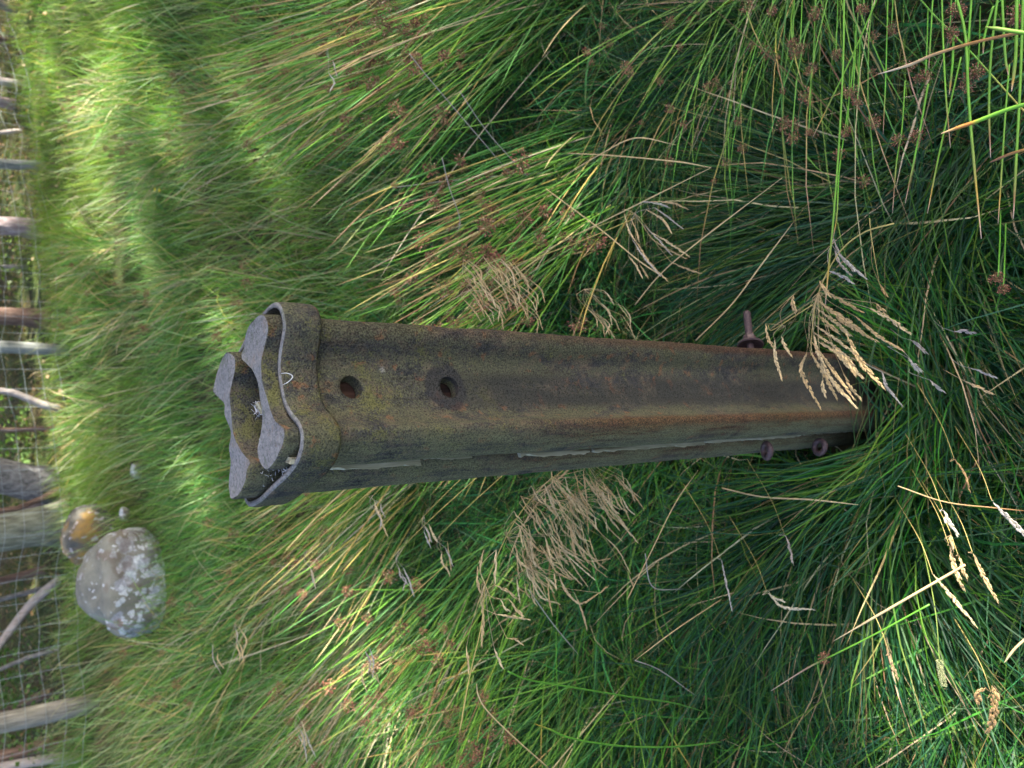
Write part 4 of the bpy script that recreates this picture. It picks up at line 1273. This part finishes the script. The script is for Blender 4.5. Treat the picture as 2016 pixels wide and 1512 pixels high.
# near left heads
for lab, a, cc, w_, zz in [
    ('white fluffy seed head hanging in the near left grass', [c5((1180, 258), (1200, 310), (1240, 370))], [(.62, .58, .53)], .009, .42),
    ('long cream seed head below the white fluffy one', [c5((1210, 430), (1235, 540), (1275, 635)), c5((1215, 380), (1220, 440))], C_STRAW, .0075, .42),
    ('short cream seed spike between the two longest ones', [c5((1255, 480), (1270, 530), (1290, 580))], C_STRAW, .006, .42),
    ('long knobbly cream seed head at the near left', [c5((1325, 470), (1370, 570), (1440, 695))], C_STRAW, .0078, .42),
    ('pale pointed seed spike crossing the near left grass', [c5((1130, 570), (1220, 680), (1330, 812))], C_STRAW, .008, .42),
    ('little tan seed head curled at the end of its stalk', [c5((920, 955), (930, 1010), (955, 1072))], C_TAN, .006, .36),
    ('bent cream seed head turned level, left of the rings', [c5((325, 660), (400, 728), (545, 742)), c5((340, 670), (400, 700))], [(.68, .6, .45)], .0066, .36),
    ('faded seed spike hanging straight at the left of the post foot', [c5((100, 500), (120, 600), (150, 740))], C_GREY, .005, .36),
    ('thick knotty tan seed head nearest the camera at the left', [c5((1415, 1150), (1425, 1250), (1395, 1330)), c5((1385, 1120), (1345, 1150), (1350, 1190)), c5((1415, 1110), (1430, 1150), (1440, 1190))], C_TAN + C_STRAW[:1], .010, .48),
    ('pinkish seed spike at the near edge of the view', [c5((1420, 220), (1500, 300), (1590, 390))], C_GREY, .0075, .45),
    ('brownish seed spike hanging in the dark grass by the post foot', [c5((1235, 10), (1280, 80), (1305, 160))], C_TAN, .005, .4),
    ('grey spike behind the bent cream head', [c5((410, 380), (430, 440), (445, 512))], C_GREY, .005, .33)]:
    o0 = a[0][0]
    seed_grass(lab, (o0[0] - 2, o0[1] - 3), a, cc, w=w_, z=zz, jitter=.003, stem=[(o0[0] - 75, o0[1] - 150, .2, None), (o0[0] - 28, o0[1] - 70, zz - .04, None), (o0[0] - 2, o0[1] - 3)], stem_r=.0007)
# bristly timothy head
A = Acc(); q = [at_z(*p_, .44) for p_ in c5((1160, 985), (1168, 1050), (1182, 1112))]
P = spline(q, 60); T = norm(np.gradient(P, axis=0))
for i in range(60):
    for k in range(9):
        o = RNG.normal(0, 1, 3); o -= T[i] * (o @ T[i]); o /= np.linalg.norm(o)
        spindle(P[i] + o * .0022, o * random.uniform(.0018, .0034) + T[i] * .0012, .0009, np.array([.5, .52, .3]) * random.uniform(.7, 1.2), A, 3)
e = tag(empty('timothy_grass', q[0]), 'bristly pale green cylindrical seed head at the near left', 'seeding grass', 'dry seeding grasses')
A.build('seed_spike', M_STRAW, e)
v, f = tube(spline([at_z(1800, 1000, .2), at_z(1838, 1180, .4), q[0]], 14), .0007, 5); mk('stem', v, f, M_RUSH, e, np.tile([.12, .17, .04], (len(v), 1)))
# centre-right group
seed_grass('cluster of straw seed spikes over the dark tussock right of the post', (1250, 420),
           [c9((960, 1000), (1060, 1005), (1140, 1035)), c9((980, 1030), (1050, 1080), (1115, 1130)), c9((940, 1130), (1000, 1190), (1060, 1260)), c9((960, 1150), (1060, 1210), (1145, 1268)), c9((960, 1180), (1050, 1240), (1130, 1280)),
            c9((940, 1040), (1020, 1090), (1060, 1150)), c9((920, 1000), (1000, 1010), (1050, 1030)), c9((870, 1190), (930, 1280), (1005, 1365)), c9((890, 1200), (960, 1310), (1040, 1390)), c9((1060, 1300), (1130, 1330), (1205, 1355)),
            c9((830, 1060), (850, 1140), (880, 1190)), c9((860, 1080), (890, 1150), (900, 1190)), c9((850, 1270), (890, 1320), (915, 1370)), c9((905, 1310), (930, 1350), (945, 1375))],
           C_STRAW + C_GREY[:1], w=.0042, z=.46, stem=[(1010, 560), (1100, 480), (1220, 430), (1250, 420)], parts=14)
sp = []
for k in range(46):
    x0 = random.uniform(905, 1040); y0 = random.uniform(505, 600); l = random.uniform(26, 55)
    sp.append([(x0, y0), (x0 + l * random.uniform(.35, .6), y0 + l * .5), (x0 + l * random.uniform(.5, .8), y0 + l)])
seed_grass('dense tan cluster of drooping seed spikes just behind the right edge of the post', (965, 535), sp, C_STRAW + C_TAN, w=.0028, Y=1.02, jitter=.03, stem=[(1250, 430), (1130, 480), (1030, 515), (965, 535)], parts=16, origins=[(965, 525), (925, 560), (1000, 520), (900, 585)])
sp = []
for k in range(12):
    x0 = random.uniform(1150, 1235); y0 = random.uniform(560, 630); l = random.uniform(22, 45)
    sp.append([(x0, y0), (x0 + l * random.uniform(.3, .6), y0 + l * .5), (x0 + l * random.uniform(.4, .8), y0 + l)])
seed_grass('sparse pale seed spikes beside the upper right side of the post', (1150, 570), sp, C_STRAW, w=.003, Y=.98, jitter=.02, parts=10)
# the big plume left of the post
sp = []
for k in range(210):
    x0 = random.uniform(1010, 1240); y0 = random.uniform(925, 1150)
    if (y0 - 925) > (1250 - x0) * 1.35 + 20 or (x0 < 1040 and y0 < 960): continue
    l = random.uniform(18, 66); g1 = random.uniform(.05, 1.1)
    sp.append([(x0, y0), (x0 + l * g1 * random.uniform(.3, .6), y0 + l * .5), (x0 + l * g1, y0 + l * random.uniform(.7, 1.1))])
sp += [[c8(p_)[0] for p_ in q_] for q_ in [((550, 600), (640, 710), (745, 660)), ((745, 660), (780, 630)), ((590, 330), (640, 430), (720, 500)), ((620, 660), (660, 760), (680, 835)), ((490, 600), (495, 680), (510, 760)),
                                          ((770, 390), (830, 450), (890, 560)), ((880, 560), (895, 600), (905, 625)), ((620, 400), (680, 500), (790, 495))]]
seed_grass('big feathery plume of tan seed spikes left of the post', (1075, 940), sp, C_STRAW + C_TAN, w=.0034, Y=.98, jitter=.07, stem=[(940, 1190), (1000, 1050), (1060, 965), (1110, 925)], parts=90, sag=.05, origins=[(1000, 1060), (1050, 985), (1090, 940), (1150, 905), (1040, 1120), (1130, 980)])
sp = [[c8(p_)[0] for p_ in q_] for q_ in [((150, 530), (150, 610), (170, 670)), ((230, 620), (290, 650), (330, 680)), ((300, 690), (340, 740), (365, 770)), ((170, 690), (175, 800), (170, 905)), ((240, 765), (310, 775), (395, 790)),
                                          ((180, 450), (165, 500), (160, 540)), ((230, 930), (250, 980), (270, 1020)), ((290, 880), (330, 885), (360, 905)), ((95, 920), (100, 980), (105, 1035)), ((260, 690), (280, 730), (300, 745)), ((240, 450), (235, 520), (232, 600))]]
seed_grass('loose blurred tan seed heads nearest the camera, left of the plume', (955, 1150), sp, C_STRAW, w=.0042, Y=.72, jitter=.03, stem=[(905, 1440), (925, 1330), (948, 1230), (955, 1150)], parts=11)
# scattered wispy heads over the left and upper meadow
for (x, y, lab) in [(840, 1050, 'wispy seed head left of the post near its middle'), (790, 1120, 'wispy seed head in the left rushes, second out from the post'), (740, 1010, 'small white feathery head close to the left side of the post'),
                    (420, 1290, 'long tan seed head standing out against the far grass at the left'), (590, 1440, 'seed head at the bottom edge of the photo among crossing stems'), (610, 1120, 'pale blurred seed head above the left rushes'),
                    (650, 130, 'whitish seed head in the upper right rushes'), (720, 1300, 'thin seed head low in the left rushes'), (470, 1260, 'drooping twin seed heads left of the boulder line'), (870, 1090, 'forked seed head beside the plume')]:
    sp = []
    for k in range(random.randint(2, 5)):
        x0 = x + random.uniform(-10, 12); y0 = y + random.uniform(-25, 15); l = random.uniform(25, 55)
        sp.append([(x0, y0), (x0 + l * random.uniform(.0, .3), y0 + l * .5), (x0 + l * random.uniform(.1, .5), y0 + l)])
    seed_grass(lab, (x - 5, y - 35), sp, C_STRAW + C_GREY, w=.0042, Y=1.3 if x > 600 else 2.0, jitter=.03, stem=[(x + 160, y - 190), (x + 60, y - 100), (x - 5, y - 35)])

# ------------------------------------------------------------------ single stems that stand out
def lone(label, pts, r, cols, z=None, Y=None, name='rush', cat='rush', mat=None, head=None, into=None):
    q = [px3(p[:2], *((p[2], None) if len(p) > 2 else (z, Y))) for p in pts]
    P = spline(q, 26)
    T = into if into is not None else tag(empty(name, P[0]), label, cat)
    v, f = tube(P, r * np.r_[np.ones(19), np.linspace(1, .25, 7)], 8)
    t = np.repeat(np.linspace(0, 1, 26), 8)
    c = np.array([[np.interp(a, [s[0] for s in cols], [s[1][k] for s in cols]) for k in range(3)] for a in t])
    mk('stem', v, f, mat or M_RUSH, T, c, True)
    if head is not None:
        p = P[int(head * 25)]
        o = bpy.data.objects.new('flower_head', FLOWERS[2]); COL.objects.link(o); o.parent = T; o.location = tuple(p - np.array(T.location) + [0, .003, 0]); o.scale = (.8,) * 3
    return T


GR = (.13, .31, .028); GR2 = (.08, .24, .025); YL = (.42, .26, .04); BR = (.22, .11, .045); TN = (.48, .35, .19)
GG = [(0, GR2), (.72, GR), (.8, YL), (.86, BR), (1, TN)]
c7 = lambda *p: [(1600 + x / 4.726, y / 4.726) for x, y in p]
lone('thick brown dead stem slanting in from the near right corner', [(2040, 58), (1925, 82), (1840, 107), (1790, 128), (1729, 146)], .0018, [(0, BR), (.3, (.33, .17, .05)), (.7, TN), (1, (.55, .45, .33))], z=.66)
lone('thick green stem with orange tip slanting from the near right', [(2040, 200), (1985, 215), (1920, 240), (1890, 250), (1853, 263)], .0021, [(0, GR), (.45, GR), (.55, (.36, .14, .03)), (.8, (.36, .18, .05)), (1, TN)], z=.72)
lone('orange-brown stem end at the near right edge', [(2040, 288), (1990, 303), (1948, 320)], .0016, [(0, (.33, .18, .03)), (.6, BR), (1, (.2, .1, .06))], z=.66)
lone('short green blurred stem at the near right edge', [(2040, 68), (1985, 60), (1940, 53)], .0019, [(0, GR), (1, (.13, .18, .04))], z=.8)
for k, (pts, zz, r) in enumerate([(c7((1200, -60), (1215, 400), (1240, 900), (1282, 1375)), .55, .0011), (c7((1330, -60), (1420, 330), (1450, 900), (1500, 1510)) + [(1932, 470)], .6, .0016), (c7((1725, -60), (1660, 500), (1640, 1000), (1655, 1465)), .58, .0014),
                                  (c7((1480, -60), (1455, 300), (1440, 420)), .58, .0013), (c7((1120, -60), (1100, 300), (1080, 640)), .52, .0010), (c7((1310, 350), (1300, 600), (1270, 880)), .5, .0015), (c7((1075, 780), (1010, 1150), (940, 1510)) + [(1782, 400)], .5, .0013),
                                  ([(1662, -20), (1660, 120), (1652, 280), (1640, 440), (1632, 520), (1625, 600)], .56, .0014), (c7((700, -60), (680, 700), (655, 1250)), .45, .0009), (c7((620, -60), (400, 450), (200, 870), (0, 1280)), .48, .0011), (c7((860, 750), (830, 1200), (780, 1510)) + [(1757, 420)], .46, .001),
                                  (c7((1380, 530), (1250, 1100), (1150, 1560)) + [(1826, 420)], .52, .0011), (c7((1760, -60), (1790, 500), (1820, 700)), .6, .0014), (c7((1900, -60), (1890, 500), (1850, 850)), .64, .0018), (c7((1960, -60), (1930, 800), (1890, 1560)) + [(1995, 430)], .6, .0015),
                                  (c7((400, 430), (330, 1000), (250, 1560)) + [(1648, 420), (1640, 470)], .45, .001), (c7((1680, 60), (1600, 330), (1585, 500)), .58, .0014), (c7((1830, 600), (1790, 1100), (1760, 1560)) + [(1965, 440)], .5, .0011)]):
    cc = [(0, GR), (.6, tuple(v * random.uniform(.8, 1.15) for v in GR)), (.78, (.2, .22, .05)), (.86, YL if k % 2 else BR), (1, (.5, .36, .26))]
    lone('', pts, r, cc, z=zz, head=.45 if k in (6, 10, 15) else None, into=NEAR)
for k, (x, y, s) in enumerate([(1822, 148, 1.2), (1668, 262, 1.3), (1688, 205, 1.1), (1680, 180, 1.2), (1645, 110, 1.1), (1755, 55, 1.1), (1605, 25, 1.5), (1600, 135, 1.2), (1700, 17, 1.3), (1592, 262, 1.0), (1870, 60, 1.5), (1880, 20, 1.5), (1905, 160, 1.4), (1925, 142, 1.4), (2005, 30, 1.8), (1965, 545, 1.2), (1975, 570, 1.1), (1520, 20, 1.4), (1560, 85, 1.2), (1575, 95, 1.1)]):
    zz = .46 if x < 1850 else .52
    p = at_z(x, y, zz)
    for j in range(2):
        o = bpy.data.objects.new('flower_head', FLOWERS[(k + j) % 8]); COL.objects.link(o); o.parent = BROWN
        o.location = tuple(p - np.array(BROWN.location) + RNG.normal(0, .004, 3) * j); o.scale = (s * random.uniform(.4, .7), s * .5, s * random.uniform(.4, .65)); o.rotation_euler = tuple(RNG.uniform(0, 6, 3))
    v, f = tube(spline([at_z(x + 5, y - 130, .3), at_z(x + 3, y - 60, zz - .05), p], 10), .0010, 5); mk('stem', v, f, M_RUSH, BROWN, np.tile(np.array(GR2) * random.uniform(.7, 1.2), (len(v), 1)), True)
STR = [(0, TN), (.5, (.58, .44, .24)), (1, (.62, .5, .3))]
lone('cut straw stalk lying across the near left grass', [(1900, 1112), (1878, 1125), (1760, 1193), (1641, 1262)], .0018, STR, z=.44, name='straw', cat='straw', mat=M_STRAW)
lone('thin straw stalk lying level left of the eye rings', [(1422, 961), (1500, 978), (1600, 984), (1690, 994)], .0013, STR, z=.30, name='straw', cat='straw', mat=M_STRAW)
lone('straw stalk end at the near left edge of the view', [(2040, 1240), (2000, 1275), (1977, 1305)], .0016, STR, z=.5, name='straw', cat='straw', mat=M_STRAW)
lone('rush stem with brown flower cluster and dry tip crossing the near left grass', [(1830, 1190), (1720, 1250), (1650, 1285), (1590, 1315), (1518, 1360)], .0013, [(0, GR2), (.6, GR), (.75, (.3, .2, .13)), (1, (.5, .38, .28))], z=.4, head=.6)
lone('thin orange straw bent over the near left grass', [(1768, 957), (1860, 988), (1960, 1000), (2040, 1008)], .0009, [(0, TN), (1, (.3, .16, .05))], z=.4, name='straw', cat='straw', mat=M_STRAW)
lone('thick bright green rush stem arching in the lower left of the view', [(1000, 1322), (1040, 1338), (1120, 1352), (1236, 1371), (1330, 1385), (1420, 1412)], .0014, [(0, GR2), (1, (.05, .15, .025))], Y=.9)
lone('thick green rush stem with yellow tip at the lower edge', [(1420, 1460), (1330, 1470), (1228, 1469), (1131, 1455), (1080, 1435), (1052, 1425)], .0014, [(0, (.05, .15, .025)), (.75, GR2), (.85, (.2, .22, .04)), (1, (.45, .3, .04))], Y=.8)
lone('pinkish flower cluster on a stem at the lower edge', [(1142, 1440), (1138, 1455)], .001, [(0, GR), (1, GR)], Y=.82)
lone('long arched straw stem at the lower left', [(1080, 1512), (1010, 1450), (960, 1400), (942, 1370), (938, 1345)], .001, STR, Y=.95, name='straw', cat='straw', mat=M_STRAW)
lone('straw stem crossing from the plume towards the post foot', [(1420, 1180), (1330, 1240), (1250, 1300)], .0009, STR, Y=.95, name='straw', cat='straw', mat=M_STRAW)
lone('long tan straw rising beside the plume to the post', [(1235, 1180), (1280, 1090), (1330, 990), (1375, 925)], .0009, STR, Y=.95, name='straw', cat='straw', mat=M_STRAW)
SL = ['yellow straw blade bent over the dark tussock right of the post', 'longest straw blade, running from the tan seed cluster to the dark hollow', 'short straw blade just right of the post, lowest of those there', 'thin level straw blade at the edge of the dark hollow', 'kinked straw blade bridging the dark hollow', 'brown straw blade slanting down beside the tan seed cluster']
for k, pts in enumerate([[(1250, 600), (1300, 540), (1370, 480), (1540, 350)], [(980, 545), (1100, 480), (1250, 405), (1400, 330)], [(1370, 670), (1440, 600), (1500, 520), (1560, 440)], [(1118, 302), (1200, 306), (1330, 318), (1400, 330)], [(1105, 350), (1180, 305), (1250, 272), (1330, 285)], [(1075, 372), (1180, 450), (1260, 515), (1315, 550)]]):
    T = lone(SL[k], pts, .0011, STR, z=.42, name='straw', cat='straw', mat=M_STRAW); T['group'] = 'straw blades right of the post'
# pale dead stems deep in the rushes
DL = ['longest bleached dead stem lying across the bright rushes at the upper right', 'short bleached stem beside the longest one in the bright rushes', 'bleached stem with a bend deep in the right-hand rushes', 'pale dead stem among the dark rushes at the lower left', 'pale dead stem under the big feathery plume', 'kinked pale stem in the dark gap below the plume']
for k, pts in enumerate([[(805, 105), (845, 155), (900, 220), (960, 290), (1010, 350)], [(905, 180), (960, 260), (1040, 350)], [(870, 310), (885, 370), (905, 430), (900, 460)], [(1250, 1300), (1300, 1320), (1370, 1370)], [(1040, 1160), (1090, 1230), (1140, 1290)], [(1270, 1090), (1285, 1155), (1345, 1160)]]):
    T = lone(DL[k], pts, .0009, [(0, (.36, .33, .32)), (1, (.3, .27, .25))], Y=[1.45, 1.45, 1.4, 1.0, 1.15, .98][k], name='dead_rush', cat='dead rush', mat=M_STRAW); T['group'] = 'bleached dead stems'

# yellow flowers, bramble leaves, fallen leaves
for k, (x, y) in enumerate([(306, 374), (315, 374)]):
    p = at_z(x, y, .25)
    T = tag(empty('buttercup', p), ['upper of two tiny yellow flowers in the far grass', 'lower of two tiny yellow flowers in the far grass'][k], 'flower')
    A = Acc()
    for j in range(5):
        a = j * 1.257; d = np.array([math.cos(a), math.sin(a), .4]); s = np.array([-math.sin(a), math.cos(a), 0])
        A.add(np.array([p, p + d * .008 + s * .006, p + d * .014, p + d * .008 - s * .006]), np.array([[0, 1, 2, 3]]), np.array([.8, .6, .01]))
    A.build('petals', M_STRAW, T)
    v, f = tube([p - [0, 0, .24], p], .0008, 4); mk('stem', v, f, M_RUSH, T, np.tile(GR, (len(v), 1)))


def bush(px, Y, n, size, spread, label, col):
    b = at_y(px[0], px[1], Y)
    T = tag(empty('bramble_bush', (b[0], b[1], 0)), label, 'bush')
    A = Acc(); B = Acc()
    for s in range(9):
        q = b + RNG.normal(0, 1, 3) * np.array(spread) * .7
        B.add(*tube(spline([(b[0] + random.uniform(-.1, .1), b[1], 0), (b[0] * .5 + q[0] * .5, q[1], q[2] * .7), q], 8), .004, 4, False), np.array([.12, .1, .06]))
    for k in range(n):
        p = b + RNG.normal(0, 1, 3) * np.array(spread)
        p[2] = max(p[2], .03)
        a = norm(RNG.normal(0, 1, 3) * [1, 1, .5]); c = norm(np.cross(a, RNG.normal(0, .5, 3) + [0, 0, 1])); s = size * random.uniform(.6, 1.3); m = np.cross(a, c) * s * .15
        A.add(np.array([p, p + a * s * .45 + c * s * .42 - m, p + a * s, p + a * s * .45 - c * s * .42 - m, p + a * s * .45]), np.array([[0, 1, 4], [1, 2, 4], [2, 3, 4], [3, 0, 4]]), np.array(col) * random.uniform(.6, 1.5))
    A.build('leaves', M_LEAF, T)['kind'] = 'stuff'; B.build('stems', M_RUSH, T)
    return T


bush((20, 1345), 9.6, 420, .06, (.25, .25, .16), 'leafy green bramble behind the fence near its left post', (.07, .14, .03))
bush((28, 875), 11.5, 380, .07, (.3, .3, .2), 'bright leafy bush behind the fence beside the broad grey trunk', (.09, .16, .04))
bush((60, 1450), 8.6, 200, .05, (.22, .2, .1), 'small green bramble between the left fence post and the brown trunk', (.07, .13, .03))
bush((25, 470), 11.5, 260, .06, (.5, .3, .12), 'low leafy growth behind the fence by the pinkish trunk', (.09, .14, .03))
A = Acc()
for k in range(1500):
    y = random.uniform(8.5, 16); x = random.uniform(-.6, .6) * y
    p = np.array([x, y, float(ground_z(x, y)) + random.uniform(.01, .12)]); a = norm(RNG.normal(0, 1, 3) * [1, 1, .4]); c = norm(np.cross(a, RNG.normal(0, .4, 3) + [0, 0, 1])); s = random.uniform(.03, .08)
    A.add(np.array([p, p + a * s * .5 + c * s * .35, p + a * s, p + a * s * .5 - c * s * .35]), np.array([[0, 1, 2, 3]]), np.array(random.choice([(.3, .19, .1), (.22, .13, .07), (.4, .28, .17), (.16, .12, .06)])))
tag(A.build('fallen_leaves', M_LEAF), kind='stuff', label='dry leaves scattered on the floor of the wood')
